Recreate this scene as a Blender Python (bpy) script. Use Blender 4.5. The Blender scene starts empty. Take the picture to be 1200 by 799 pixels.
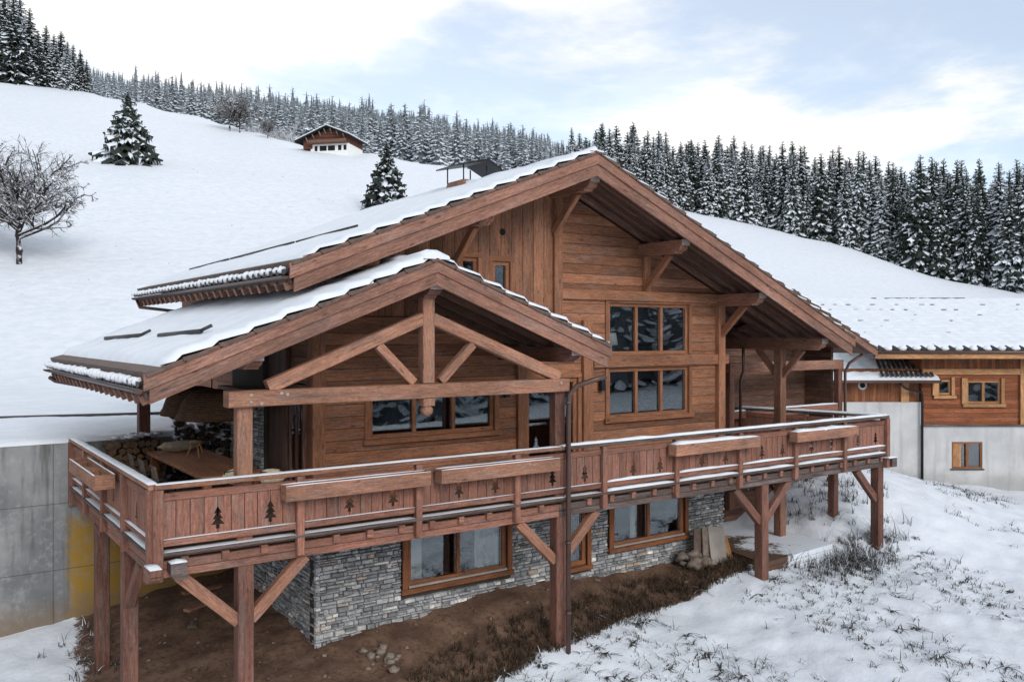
import bpy, bmesh, math, random
import numpy as np
from mathutils import Vector, Matrix, noise as mnoise
random.seed(7); RNG = np.random.default_rng(7)
sc = bpy.context.scene
COL = sc.collection
V = Vector
# ------------------------------------------------------------------ camera frame
FPX = 1022.0; U0 = 600.0; V0 = 391.0
A = math.atan(1440 / FPX)
RV = V((math.sin(A), -math.cos(A), 0)); FV = V((math.cos(A), math.sin(A), 0))
CAM = V((-3.17, -13.71, 3.28))
def at(u, v, D):
    return CAM + (FV + RV * ((u - U0) / FPX) + V((0, 0, (V0 - v) / FPX))) * D
def uD(x, y):
    dx, dy = x - CAM.x, y - CAM.y
    D = dx * FV.x + dy * FV.y; r = dx * RV.x + dy * RV.y
    return r, D
# ------------------------------------------------------------------ object helpers
def link(name, me, parent=None, off=None):
    o = bpy.data.objects.new(name, me); COL.objects.link(o)
    if parent is not None:
        o.parent = parent
        if off is not None: o.location = off
    return o
def empty(name, loc, rz=0):
    o = bpy.data.objects.new(name, None); COL.objects.link(o)
    o.location = loc; o.rotation_euler = (0, 0, rz); o.empty_display_size = .2
    return o
def tag(o, label=None, cat=None, group=None, kind=None):
    if label: o['label'] = label
    if cat: o['category'] = cat
    if group: o['group'] = group
    if kind: o['kind'] = kind
    return o
def copy_tree(o, parent=None):
    c = o.copy(); COL.objects.link(c)
    if parent is not None: c.parent = parent
    for ch in list(o.children): copy_tree(ch, c)
    return c
class MB:
    """collects shapes with uv in metres (u along the grain)"""
    def __init__(self):
        self.v = []; self.f = []; self.uv = []; self.m = []; self.s = []
    def face(self, pts, uv, m=0, smooth=False):
        i = len(self.v); self.v.extend([tuple(p) for p in pts]); self.f.append(tuple(range(i, i + len(pts))))
        self.uv.extend(uv); self.m.append(m); self.s.append(smooth)
    def bar(self, p0, p1, w, h, up=(0, 0, 1), m=0, taper=None, bev=0.012):
        p0, p1 = V(p0), V(p1); d = p1 - p0; L = d.length; d.normalize(); up = V(up)
        s = d.cross(up)
        if s.length < 1e-4: s = d.cross(V((0, 1, 0)))
        s.normalize(); t = s.cross(d).normalized()
        b = min(bev, w * .2, h * .2)
        prof = [(-w/2+b, -h/2), (w/2-b, -h/2), (w/2, -h/2+b), (w/2, h/2-b), (w/2-b, h/2), (-w/2+b, h/2), (-w/2, h/2-b), (-w/2, -h/2+b)]
        o = random.random() * 7
        k = taper or 1.0
        A0 = [p0 + s * a + t * c for a, c in prof]; A1 = [p1 + s * a * k + t * c * k for a, c in prof]
        acc = 0
        for i in range(8):
            j = (i + 1) % 8
            e = (A0[j] - A0[i]).length
            self.face([A0[i], A0[j], A1[j], A1[i]], [(0, acc + o), (0, acc + e + o), (L, acc + e + o), (L, acc + o)], m)
            acc += e
        self.face(A0[::-1], [(a * .3 + o, c * .3) for a, c in prof][::-1], m)
        self.face(A1, [(a * .3 + o, c * .3) for a, c in prof], m)
        return self
    def box(self, x0, x1, y0, y1, z0, z1, ax='x', m=0, bev=0.006):
        cx, cy, cz = (x0+x1)/2, (y0+y1)/2, (z0+z1)/2
        if ax == 'x': self.bar((x0, cy, cz), (x1, cy, cz), y1-y0, z1-z0, m=m, bev=bev)
        elif ax == 'y': self.bar((cx, y0, cz), (cx, y1, cz), x1-x0, z1-z0, m=m, bev=bev)
        else: self.bar((cx, cy, z0), (cx, cy, z1), x1-x0, y1-y0, up=(0, 1, 0), m=m, bev=bev)
        return self
    def prism(self, pts, y0, y1, m=0, plane='xz', swap=False, rot=0.0):
        """polygon in (a,b) extruded; plane xz -> along y, yz -> along x, xy -> along z"""
        def P(a, b, c):
            return {'xz': (a, c, b), 'yz': (c, a, b), 'xy': (a, b, c)}[plane]
        ar = sum(pts[i][0]*pts[(i+1) % len(pts)][1]-pts[(i+1) % len(pts)][0]*pts[i][1] for i in range(len(pts)))
        if ar < 0: pts = pts[::-1]
        cr, sr_, ro_ = math.cos(rot), math.sin(rot), (random.random()*5 if rot else 0)
        q = (lambda a, b: (b, a)) if swap else (lambda a, b: (a*cr+b*sr_+ro_, b*cr-a*sr_+ro_))
        self.face([P(a, b, y0) for a, b in pts], [q(a, b) for a, b in pts], m)
        self.face([P(a, b, y1) for a, b in pts][::-1], [q(a, b) for a, b in pts][::-1], m)
        for i in range(len(pts)):
            a, b = pts[i], pts[(i+1) % len(pts)]
            l = math.hypot(a[0]-b[0], a[1]-b[1]); t = abs(y1-y0)
            self.face([P(*b, y0), P(*a, y0), P(*a, y1), P(*b, y1)], [(l, 0), (0, 0), (0, t), (l, t)], m)
        return self
    def tube(self, pts, r, n=8, m=0, cap=True, r1=None):
        pts = [V(p) for p in pts]; rings = []; acc = 0; k = len(pts)
        for i, p in enumerate(pts):
            d = (pts[min(i+1, k-1)] - pts[max(i-1, 0)]).normalized()
            s = d.cross(V((0, 0, 1)))
            if s.length < 1e-3: s = V((1, 0, 0))
            s.normalize(); t = s.cross(d)
            rr = r if r1 is None else r + (r1 - r) * i / max(1, k - 1)
            rings.append(([p + s * math.cos(2*math.pi*j/n) * rr + t * math.sin(2*math.pi*j/n) * rr for j in range(n)], acc))
            if i < k-1: acc += (pts[i+1]-p).length
        for (ra, a), (rb, b) in zip(rings, rings[1:]):
            for j in range(n):
                q = (j+1) % n; w = 2*math.pi*r/n
                self.face([ra[j], ra[q], rb[q], rb[j]], [(a, j*w), (a, j*w+w), (b, j*w+w), (b, j*w)], m, True)
        if cap:
            self.face(rings[0][0][::-1], [(0, 0)]*n, m); self.face(rings[-1][0], [(0, 0)]*n, m)
        return self
    def lathe(self, c, prof, n=20, m=0):
        c = V(c)
        for (r0, z0), (r1, z1) in zip(prof, prof[1:]):
            for j in range(n):
                a, b = 2*math.pi*j/n, 2*math.pi*(j+1)/n
                self.face([c+V((r0*math.cos(a), r0*math.sin(a), z0)), c+V((r0*math.cos(b), r0*math.sin(b), z0)),
                           c+V((r1*math.cos(b), r1*math.sin(b), z1)), c+V((r1*math.cos(a), r1*math.sin(a), z1))],
                          [(a*.5, z0), (b*.5, z0), (b*.5, z1), (a*.5, z1)], m, True)
        return self
    def lump(self, c, rx, ry, rz, m=0, seed=0, n=6, k=8, amp=.25):
        c = V(c)
        def P(i, j):
            th = math.pi*i/n; ph = 2*math.pi*(j % k)/k
            d = V((math.sin(th)*math.cos(ph), math.sin(th)*math.sin(ph), math.cos(th)))
            q = 1 + amp*mnoise.noise(d*1.7 + V((seed*3.1, seed*1.7, 0)))*2
            return c + V((d.x*rx*q, d.y*ry*q, d.z*rz*q))
        for i in range(n):
            for j in range(k):
                f = [P(i+1, j), P(i+1, j+1), P(i, j+1), P(i, j)]
                if i == 0: f = f[:3]
                elif i == n-1: f = f[1:]
                self.face(f, [(0, 0)]*len(f), m, True)
        return self
    def snow(self, p0, p1, w, t, m=0, seg=.22, seed=0, gap=0):
        """soft strip of snow lying on the line p0-p1"""
        p0, p1 = V(p0), V(p1); d = p1-p0; L = d.length; n = max(2, int(L/seg)); s = d.normalized().cross(V((0, 0, 1))).normalized()
        rows = []
        for i in range(n+1):
            c = p0 + d*(i/n); nz = mnoise.noise(V((c.x*1.3+seed, c.y*1.3, c.z)))
            n2 = mnoise.noise(V((c.x*4+seed, c.y*4, c.z+9)))
            tt = t*(1+.45*nz+.25*n2); ww = w*(1+.10*n2)
            if i in (0, n): tt *= .45
            rows.append([c+s*(-ww/2), c+s*(-ww*.46)+V((0, 0, tt*.72)), c+s*(-ww*.2)+V((0, 0, tt)), c+s*(ww*.2)+V((0, 0, tt)), c+s*(ww*.46)+V((0, 0, tt*.72)), c+s*(ww/2)])
        for a, b in zip(rows, rows[1:]):
            for j in range(5):
                self.face([a[j], b[j], b[j+1], a[j+1]], [(0, 0)]*4, m, True)
        self.face(rows[0], [(0, 0)]*6, m); self.face(rows[-1][::-1], [(0, 0)]*6, m)
        return self
    def build(self, name, mats, parent=None, off=None, weld=True):
        me = bpy.data.meshes.new(name); me.from_pydata(self.v, [], self.f)
        ul = me.uv_layers.new(name='UVMap'); ul.data.foreach_set('uv', np.array(self.uv, dtype=np.float32).ravel())
        if not isinstance(mats, (list, tuple)): mats = [mats]
        for x in mats: me.materials.append(x)
        me.polygons.foreach_set('material_index', self.m); me.polygons.foreach_set('use_smooth', self.s)
        if any(self.s):
            bm = bmesh.new(); bm.from_mesh(me); bmesh.ops.remove_doubles(bm, verts=bm.verts, dist=1e-4); bm.to_mesh(me); bm.free()
        me.update()
        return link(name, me, parent, off)
def np_mesh(name, verts, faces, mats, midx=None, smooth=False):
    me = bpy.data.meshes.new(name); me.from_pydata(verts, [], faces)
    for x in mats: me.materials.append(x)
    if midx is not None: me.polygons.foreach_set('material_index', np.asarray(midx, dtype=np.int32))
    if smooth: me.polygons.foreach_set('use_smooth', [True]*len(me.polygons))
    me.update(); return me
# ------------------------------------------------------------------ materials
class NT:
    def __init__(self, name):
        self.mat = bpy.data.materials.new(name); self.mat.use_nodes = True
        self.t = self.mat.node_tree; self.t.nodes.clear()
        self.out = self.n('ShaderNodeOutputMaterial'); self.b = self.n('ShaderNodeBsdfPrincipled')
        self.l(self.b.outputs[0], self.out.inputs[0])
    def n(self, typ, **k):
        x = self.t.nodes.new(typ)
        for a, b in k.items(): setattr(x, a, b)
        return x
    def l(self, a, b): self.t.links.new(a, b)
    def put(self, s, v):
        if hasattr(v, 'links') or isinstance(v, bpy.types.NodeSocket): self.l(v, s)
        else: s.default_value = v
    def math(self, op, a, b=0.0, c=None, clamp=False):
        x = self.n('ShaderNodeMath', operation=op, use_clamp=clamp); self.put(x.inputs[0], a); self.put(x.inputs[1], b)
        if c is not None: self.put(x.inputs[2], c)
        return x.outputs[0]
    def mix(self, f, a, b, mode='MIX'):
        x = self.n('ShaderNodeMix', data_type='RGBA', blend_type=mode); self.put(x.inputs[0], f)
        for s, v in ((x.inputs[6], a), (x.inputs[7], b)):
            self.put(s, (*v, 1) if isinstance(v, tuple) and len(v) == 3 else v)
        return x.outputs[2]
    def noise(self, vec, scale, detail=4, rough=.55, lac=2.0):
        x = self.n('ShaderNodeTexNoise'); self.put(x.inputs['Vector'], vec); x.inputs['Scale'].default_value = scale
        x.inputs['Detail'].default_value = detail; x.inputs['Roughness'].default_value = rough
        return x.outputs['Fac']
    def ramp(self, f, lo, hi, a=0.0, b=1.0, smooth=True):
        x = self.n('ShaderNodeMapRange', interpolation_type='SMOOTHSTEP' if smooth else 'LINEAR')
        self.put(x.inputs[0], f); x.inputs[1].default_value = lo; x.inputs[2].default_value = hi; x.inputs[3].default_value = a; x.inputs[4].default_value = b
        return x.outputs[0]
    def vec(self, x, y, z=0.0):
        c = self.n('ShaderNodeCombineXYZ'); self.put(c.inputs[0], x); self.put(c.inputs[1], y); self.put(c.inputs[2], z); return c.outputs[0]
    def bump(self, h, s=.3, d=.02):
        x = self.n('ShaderNodeBump'); x.inputs['Strength'].default_value = s; x.inputs['Distance'].default_value = d
        self.l(h, x.inputs['Height']); self.l(x.outputs[0], self.b.inputs['Normal'])
    def done(self, col, rough=.8, spec=.3):
        self.put(self.b.inputs['Base Color'], (*col, 1) if isinstance(col, tuple) and len(col) == 3 else col)
        self.put(self.b.inputs['Roughness'], rough); self.b.inputs['Specular IOR Level'].default_value = spec
        return self.mat
def wood(name, base, spacing=0.0, grey=.25, rough=.72, vary=.3, gvar=.55, greycol=(.20, .165, .15)):
    t = NT(name); uv = t.n('ShaderNodeUVMap'); sp = t.n('ShaderNodeSeparateXYZ'); t.l(uv.outputs[0], sp.inputs[0])
    oi = t.n('ShaderNodeObjectInfo'); u, v = sp.outputs[0], sp.outputs[1]
    ro = t.math('MULTIPLY', oi.outputs['Random'], 41.0)
    uu = t.math('ADD', u, ro)
    bid = None
    if spacing:
        q = t.math('DIVIDE', v, spacing); bid = t.math('FLOOR', q); fr = t.math('FRACT', q)
        wn = t.n('ShaderNodeTexWhiteNoise', noise_dimensions='1D'); t.l(bid, wn.inputs['W'])
        uu = t.math('ADD', uu, t.math('MULTIPLY', wn.outputs['Value'], 23.0))
    warp = t.noise(t.vec(t.math('MULTIPLY', uu, .8), t.math('MULTIPLY', v, 2.5)), 1.0, 2)
    vv = t.math('ADD', v, t.math('MULTIPLY', warp, .10))
    g = t.noise(t.vec(t.math('MULTIPLY', uu, 3.2), t.math('MULTIPLY', vv, 34.0), ro), 1.0, 6, .72)
    g2 = t.noise(t.vec(t.math('MULTIPLY', uu, .55), t.math('MULTIPLY', vv, 2.2), ro), 1.0, 3)
    g3 = t.noise(t.vec(t.math('MULTIPLY', uu, 17.0), t.math('MULTIPLY', vv, 46.0), ro), 1.0, 4, .7)
    vo = t.n('ShaderNodeTexVoronoi'); t.l(t.vec(t.math('MULTIPLY', uu, 1.7), t.math('MULTIPLY', vv, 5.5), ro), vo.inputs['Vector']); vo.inputs['Scale'].default_value = 1.0
    knot = t.ramp(vo.outputs['Distance'], .05, .16, 1.0, 0.0)
    k = t.ramp(g, .28, .74, 1-gvar, 1+gvar*.65, False)
    k = t.math('MULTIPLY', k, t.ramp(g3, .3, .72, .72, 1.28, False)); k = t.math('MULTIPLY', k, t.ramp(g2, .3, .7, 1-vary, 1+vary, False))
    k = t.math('MULTIPLY', k, t.math('ADD', t.math('MULTIPLY', oi.outputs['Random'], .26), .87))
    if spacing:
        k = t.math('MULTIPLY', k, t.math('ADD', t.math('MULTIPLY', wn.outputs['Value'], .52), .74))
        gro = t.ramp(t.math('ABSOLUTE', t.math('SUBTRACT', fr, .5)), .455, .492, 0.0, 1.0)
        k = t.math('MULTIPLY', k, t.math('SUBTRACT', 1.0, t.math('MULTIPLY', gro, .62)))
    k = t.math('MULTIPLY', k, t.math('SUBTRACT', 1.0, t.math('MULTIPLY', knot, .5)))
    col = t.mix(1.0, base, t.n('ShaderNodeCombineColor').outputs[0], 'MULTIPLY')
    cc = t.t.nodes[-2] if False else None
    comb = t.vec(k, k, k)
    mx = t.n('ShaderNodeVectorMath', operation='MULTIPLY'); mx.inputs[0].default_value = base; t.l(comb, mx.inputs[1])
    gz = t.ramp(t.noise(t.vec(t.math('MULTIPLY', uu, .9), t.math('MULTIPLY', vv, 9.0), ro), 1.0, 4), .46, .72, 0, grey*1.7)
    gm = t.n('ShaderNodeVectorMath', operation='MULTIPLY'); gm.inputs[0].default_value = greycol; t.l(comb, gm.inputs[1])
    col = t.mix(gz, mx.outputs[0], gm.outputs[0])
    crk = t.ramp(t.noise(t.vec(t.math('MULTIPLY', uu, .9), t.math('MULTIPLY', v, 55.0), ro), 1.0, 2), .68, .73, 0.0, .6)
    col = t.mix(crk, col, (.022, .014, .011))
    h = t.math('ADD', t.math('MULTIPLY', g, .5), t.math('MULTIPLY', g3, .25))
    if spacing: h = t.math('SUBTRACT', h, t.math('MULTIPLY', gro, 1.6))
    t.bump(h, .55, .012)
    return t.done(col, rough, .25)
def plain(name, col, rough=.6, metal=0.0, var=.25, scale=4, bump=.15):
    t = NT(name); tc = t.n('ShaderNodeTexCoord'); n1 = t.noise(tc.outputs['Object'], scale, 5); n2 = t.noise(tc.outputs['Object'], scale*9, 3)
    k = t.math('MULTIPLY', t.ramp(n1, .3, .7, 1-var, 1+var, False), t.ramp(n2, .3, .7, 1-var*.5, 1+var*.5, False))
    mx = t.n('ShaderNodeVectorMath', operation='MULTIPLY'); mx.inputs[0].default_value = col; t.l(t.vec(k, k, k), mx.inputs[1])
    if bump: t.bump(n2, bump, .01)
    t.b.inputs['Metallic'].default_value = metal
    return t.done(mx.outputs[0], rough, .35)
def snowmat(name='snow'):
    t = NT(name); tc = t.n('ShaderNodeTexCoord'); geo = t.n('ShaderNodeNewGeometry'); p = geo.outputs['Position']
    a = t.noise(p, 2.2, 5, .6); b = t.noise(p, 28, 4, .6)
    col = t.mix(t.ramp(a, .3, .7), (.690, .720, .770), (.765, .785, .822))
    h = t.math('ADD', t.math('MULTIPLY', a, 1.0), t.math('MULTIPLY', b, .16)); t.bump(h, .5, .06)
    t.b.inputs['Subsurface Weight'].default_value = 0.0
    return t.done(col, .65, .25)
M = {}
M['snow'] = snowmat()
M['wall'] = wood('larch_wall_boards', (.288, .124, .066), .235, .22, vary=.30)
M['wallv'] = wood('larch_upright_boards', (.292, .132, .073), .30, .22, vary=.30)
M['trim'] = wood('larch_trim', (.305, .133, .071), 0, .18)
M['beam'] = wood('weathered_beam', (.310, .148, .094), 0, .30)
M['truss'] = wood('truss_beam', (.340, .166, .106), 0, .25)
M['post'] = wood('stained_post', (.190, .084, .059), 0, .26)
M['fascia'] = wood('verge_board', (.285, .140, .098), 0, .30)
M['rail'] = wood('rail_board', (.262, .116, .079), 0, .30)
M['wet_shaded'] = wood('damp_shaded_beam', (.115, .080, .069), 0, .55)  # damp timber, and the far handrail's shade as a darker colour
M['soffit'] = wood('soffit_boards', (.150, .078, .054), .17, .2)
M['frame'] = wood('window_timber', (.305, .130, .066), 0, .10)
M['bframe'] = wood('varnished_frame', (.250, .095, .040), 0, .05)
M['deck'] = wood('deck_boards', (.20, .12, .085), .14, .4)
M['endgrain'] = plain('capped_beam_end', (.40, .33, .30), .8, 0, .3)
M['tile'] = plain('dark_tile', (.045, .042, .045), .6, 0, .3, 6)
M['tileedge'] = plain('brown_grey_tile', (.115, .078, .064), .7, 0, .3, 9)
M['gutter'] = plain('brown_metal', (.105, .064, .053), .38, .3, .12, 3, 0)
M['dark'] = plain('black_metal', (.02, .02, .022), .45, .4, .1, 3, 0)
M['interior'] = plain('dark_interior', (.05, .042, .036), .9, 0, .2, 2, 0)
M['rubber'] = plain('dark_gap', (.012, .011, .011), .9, 0, .1, 2, 0)
M['curtain'] = plain('linen_curtain', (.80, .80, .78), .9, 0, .06, 3)
M['wool'] = plain('sheepskin', (.50, .42, .31), .95, 0, .25, 14, .6)
def plaster():
    t = NT('rough_plaster'); tc = t.n('ShaderNodeTexCoord'); p = tc.outputs['Object']; sp = t.n('ShaderNodeSeparateXYZ'); t.l(p, sp.inputs[0])
    n1 = t.noise(p, .7, 6, .65); n2 = t.noise(p, 14, 4); st = t.noise(t.vec(t.math('MULTIPLY', sp.outputs[0], 3.0), 0.0, t.math('MULTIPLY', sp.outputs[2], .35)), 1.0, 4)
    col = t.mix(t.ramp(n1, .3, .7), (.45, .45, .455), (.58, .575, .565)); col = t.mix(t.ramp(st, .5, .72, 0, .35), col, (.27, .265, .26))
    col = t.mix(t.ramp(t.math('ADD', sp.outputs[2], t.math('MULTIPLY', n1, 1.0)), .65, 1.5, .5, 0), col, (.25, .235, .215))
    t.bump(n2, .3, .02); return t.done(col, .9, .2)
M['plaster'] = plaster()
M['nwood'] = wood('orange_planks', (.235, .075, .030), .19, .12)
M['nwoodv'] = wood('orange_upright_planks', (.25, .092, .040), .16, .2)
M['ntrim'] = wood('pale_orange_trim', (.46, .235, .105), 0, .10)
M['bark'] = plain('bark', (.045, .035, .03), .95, 0, .4, 6, .5)
M['slab'] = plain('stone_slab', (.34, .30, .27), .85, 0, .15, 3)
M['rock'] = plain('rock', (.20, .16, .13), .9, 0, .35, 5, .4)
M['hillwood'] = wood('dark_red_planks', (.15, .055, .032), .3, .1)
M['wicker'] = None
def wicker():
    t = NT('woven_wicker'); uv = t.n('ShaderNodeUVMap'); sp = t.n('ShaderNodeSeparateXYZ'); t.l(uv.outputs[0], sp.inputs[0])
    b = t.n('ShaderNodeTexBrick'); t.l(uv.outputs[0], b.inputs['Vector']); b.inputs['Scale'].default_value = 9
    b.inputs['Color1'].default_value = (.16, .085, .045, 1); b.inputs['Color2'].default_value = (.09, .05, .03, 1); b.inputs['Mortar'].default_value = (.012, .008, .006, 1)
    b.inputs['Mortar Size'].default_value = .035; b.inputs['Brick Width'].default_value = .6; b.inputs['Row Height'].default_value = .28
    t.bump(b.outputs['Fac'], -.8, .02)
    return t.done(b.outputs['Color'], .8, .2)
M['wicker'] = wicker()
def glass(name, tint=.02, refl=1.0):
    t = NT(name); t.t.nodes.remove(t.b)
    tr = t.n('ShaderNodeBsdfTransparent'); tr.inputs[0].default_value = (.80, .82, .82, 1)
    gl = t.n('ShaderNodeBsdfGlossy'); gl.inputs['Roughness'].default_value = .015; gl.inputs[0].default_value = (.95, .97, 1, 1)
    fr = t.n('ShaderNodeFresnel'); fr.inputs[0].default_value = 1.52
    geo = t.n('ShaderNodeNewGeometry'); nz = t.noise(geo.outputs['Position'], 1.3, 2)
    bp = t.n('ShaderNodeBump'); bp.inputs['Strength'].default_value = .015; bp.inputs['Distance'].default_value = .03; t.l(nz, bp.inputs['Height']); t.l(bp.outputs[0], gl.inputs['Normal'])
    mx = t.n('ShaderNodeMixShader'); k = t.math('MULTIPLY', t.math('ADD', t.math('MULTIPLY', fr.outputs[0], 3.2*refl), .26, clamp=True), t.math('SUBTRACT', 1.0, geo.outputs['Backfacing']))
    t.l(k, mx.inputs[0]); t.l(tr.outputs[0], mx.inputs[1]); t.l(gl.outputs[0], mx.inputs[2]); t.l(mx.outputs[0], t.out.inputs[0])
    return t.mat
M['glass'] = glass('window_glass')
def stone():
    t = NT('split_stone'); at_ = t.n('ShaderNodeAttribute', attribute_name='tone'); geo = t.n('ShaderNodeNewGeometry')
    n1 = t.noise(geo.outputs['Position'], 9, 5, .65); n2 = t.noise(geo.outputs['Position'], 40, 4)
    cr = t.n('ShaderNodeValToRGB'); t.l(at_.outputs['Fac'], cr.inputs[0]); e = cr.color_ramp.elements
    e[0].position = 0; e[0].color = (.15, .153, .158, 1); e[1].position = 1; e[1].color = (.68, .66, .62, 1)
    for p, c in ((.3, (.25, .253, .26, 1)), (.58, (.37, .368, .365, 1)), (.72, (.34, .265, .20, 1)), (.80, (.42, .415, .41, 1)), (.93, (.54, .52, .49, 1))):
        q = e.new(p); q.color = c
    k = t.math('MULTIPLY', t.ramp(n1, .3, .7, .8, 1.75, False), t.ramp(n2, .3, .7, .75, 1.25, False))
    mx = t.n('ShaderNodeVectorMath', operation='MULTIPLY'); t.l(cr.outputs[0], mx.inputs[0]); t.l(t.vec(k, k, k), mx.inputs[1])
    t.bump(t.math('ADD', n1, t.math('MULTIPLY', n2, .5)), .8, .03)
    return t.done(mx.outputs[0], .8, .3)
M['stone'] = stone()
def concrete():
    t = NT('cast_concrete'); tc = t.n('ShaderNodeTexCoord'); p = tc.outputs['Object']; sp = t.n('ShaderNodeSeparateXYZ'); t.l(p, sp.inputs[0])
    n1 = t.noise(p, .9, 6, .6); n2 = t.noise(p, 7, 5, .65)
    st = t.noise(t.vec(t.math('MULTIPLY', sp.outputs[0], 5.0), 0.0, t.math('MULTIPLY', sp.outputs[2], .5)), 1.0, 4)
    col = t.mix(t.ramp(n1, .3, .7), (.150, .158, .162), (.30, .302, .30))
    col = t.mix(t.ramp(n2, .48, .75, 0, .6), col, (.38, .37, .355))
    col = t.mix(t.ramp(st, .50, .72, 0, .7), col, (.10, .10, .095))
    # yellow lichen stain low on the wall, towards the house
    ye = t.math('MULTIPLY', t.ramp(t.math('ADD', sp.outputs[0], t.math('MULTIPLY', n1, 1.2)), .42, .62), t.ramp(t.math('ADD', sp.outputs[2], t.math('MULTIPLY', n2, .9)), -.55, .0, 1, 0))
    col = t.mix(t.math('MULTIPLY', ye, t.ramp(n2, .30, .55, .6, .97)), col, (.36, .205, .035))
    col = t.mix(t.ramp(t.math('ADD', sp.outputs[2], t.math('MULTIPLY', n2, .9)), -2.45, -1.8, .75, 0), col, (.21, .15, .10))
    dr_ = t.noise(t.vec(t.math('MULTIPLY', sp.outputs[0], 2.2), 3.0, t.math('MULTIPLY', sp.outputs[2], .22)), 1.0, 5, .65)
    col = t.mix(t.math('MULTIPLY', t.ramp(dr_, .52, .66), t.ramp(t.math('ADD', sp.outputs[2], n1), -.9, 1.4, 0, .75)), col, (.085, .08, .07))
    # panel joints
    for ax, s, o in ((0, 1.35, .62), (2, 1.42, .25)):
        q = t.math('FRACT', t.math('DIVIDE', t.math('ADD', sp.outputs[ax], o+20), s)); j = t.ramp(t.math('ABSOLUTE', t.math('SUBTRACT', q, .5)), .488, .497)
        col = t.mix(t.math('MULTIPLY', j, .6), col, (.055, .055, .055))
    t.bump(n2, .35, .02)
    return t.done(col, .85, .25)
M['concrete'] = concrete()
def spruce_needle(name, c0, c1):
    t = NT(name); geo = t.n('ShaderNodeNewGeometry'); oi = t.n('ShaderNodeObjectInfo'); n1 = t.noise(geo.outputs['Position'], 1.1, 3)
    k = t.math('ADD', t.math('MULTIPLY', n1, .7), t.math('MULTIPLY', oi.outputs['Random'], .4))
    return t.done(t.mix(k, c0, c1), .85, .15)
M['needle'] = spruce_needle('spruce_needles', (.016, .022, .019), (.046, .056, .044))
M['farneedle'] = spruce_needle('frost_haze_needles', (.085, .10, .108), (.20, .225, .24))  # frost on the needles, with distance haze put into the paler colour
def treesnow():
    t = NT('snow_on_branches'); geo = t.n('ShaderNodeNewGeometry'); n1 = t.noise(geo.outputs['Position'], 2.0, 3)
    return t.done(t.mix(n1, (.62, .67, .74), (.82, .845, .885)), .8, .15)
M['tsnow'] = treesnow()
def twig():
    t = NT('snowy_twigs'); geo = t.n('ShaderNodeNewGeometry'); sp = t.n('ShaderNodeSeparateXYZ'); t.l(geo.outputs['Normal'], sp.inputs[0])
    n1 = t.noise(geo.outputs['Position'], 3.5, 3)
    k = t.ramp(t.math('ADD', sp.outputs[2], t.math('MULTIPLY', t.math('SUBTRACT', n1, .5), 1.6)), 0.1, .5)
    return t.done(t.mix(k, (.034, .026, .025), (.78, .80, .83)), .9, .15)
M['twig'] = twig()
def frost():
    t = NT('frosted_twigs'); geo = t.n('ShaderNodeNewGeometry'); n1 = t.noise(geo.outputs['Position'], .8, 3)
    return t.done(t.mix(t.ramp(n1, .35, .65), (.22, .21, .22), (.66, .68, .71)), .9, .1)
M['frost'] = frost()
def blade(name, c0, c1):
    t = NT(name); geo = t.n('ShaderNodeNewGeometry'); n1 = t.noise(geo.outputs['Position'], 16, 3)
    return t.done(t.mix(t.ramp(n1, .3, .7), c0, c1), .9, .15)
M['blade'] = blade('withered_grass', (.030, .030, .030), (.10, .088, .075))
M['blade2'] = blade('brown_grass', (.014, .012, .009), (.12, .08, .052))
M['leafb'] = blade('russet_leaves', (.06, .028, .016), (.22, .12, .06))
# ------------------------------------------------------------------ terrain
def vnoise(x, y, s=0):
    xi = np.floor(x).astype(np.int64); yi = np.floor(y).astype(np.int64); xf = x-xi; yf = y-yi
    def h(a, b):
        n = (a*374761393 + b*668265263 + s*1274126177) & 0x7fffffff
        n = ((n ^ (n >> 13))*1274126177) & 0x7fffffff
        return ((n ^ (n >> 16)) & 0xffff)/65535.0
    u = xf*xf*(3-2*xf); w = yf*yf*(3-2*yf)
    return (h(xi, yi)*(1-u)+h(xi+1, yi)*u)*(1-w)+(h(xi, yi+1)*(1-u)+h(xi+1, yi+1)*u)*w
def fbm(x, y, o=4, s=0):
    r = 0; a = .5
    for i in range(o): r = r+a*(vnoise(x, y, s+i)-.5); x = x*2.03+5.1; y = y*2.03+1.7; a *= .5
    return r
def sst(x, a, b):
    t = np.clip((x-a)/(b-a), 0, 1); return t*t*(3-2*t)
P3 = np.array([(-1.3, 7.5, -2.95), (0, 4.5, -3.2), (0, 2, -3.2), (1.4, 0, -3.2), (2.2, 7, -2.5), (3.4, 5, -2.6), (3.5, 2.2, -2.74), (5.1, 2.2, -2.58), (7, 2.2, -2.44), (9.5, 2.2, -2.40), (11.75, 2.2, -2.52),
    (13.5, 2.2, -2.57), (15.1, 2.2, -2.55), (7.7, 0, -3.16), (6, .3, -3.28), (10.8, .7, -2.98), (14, 0, -2.82), (17.5, 2.2, -2.85), (19, 0, -2.66), (19.3, 1.7, -1.9), (16, 5, -2.6), (20.4, 3.6, -1.35), (23, 3.4, -1.2),
    (24.5, 1.5, -1.95), (22.5, -1, -2.75), (28, 1, -2.7), (33, 7, -2.95), (37, 4.4, -3.6), (43, 1, -4.3), (14, -6, -3.4), (8, -1.5, -3.5), (8, -8, -3.8), (2, -4, -3.7), (-6, 3, -3.3), (-10, -5, -3.6), (25, -10, -3.6), (40, -10, -4.3), (-8, 8, -3.1),
    (-20, 0, -3.7), (10, -20, -4.2), (-10, -20, -4.2), (30, -25, -4.6), (27, 14, -1.2), (34, 18, -1.2)], float)
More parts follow.
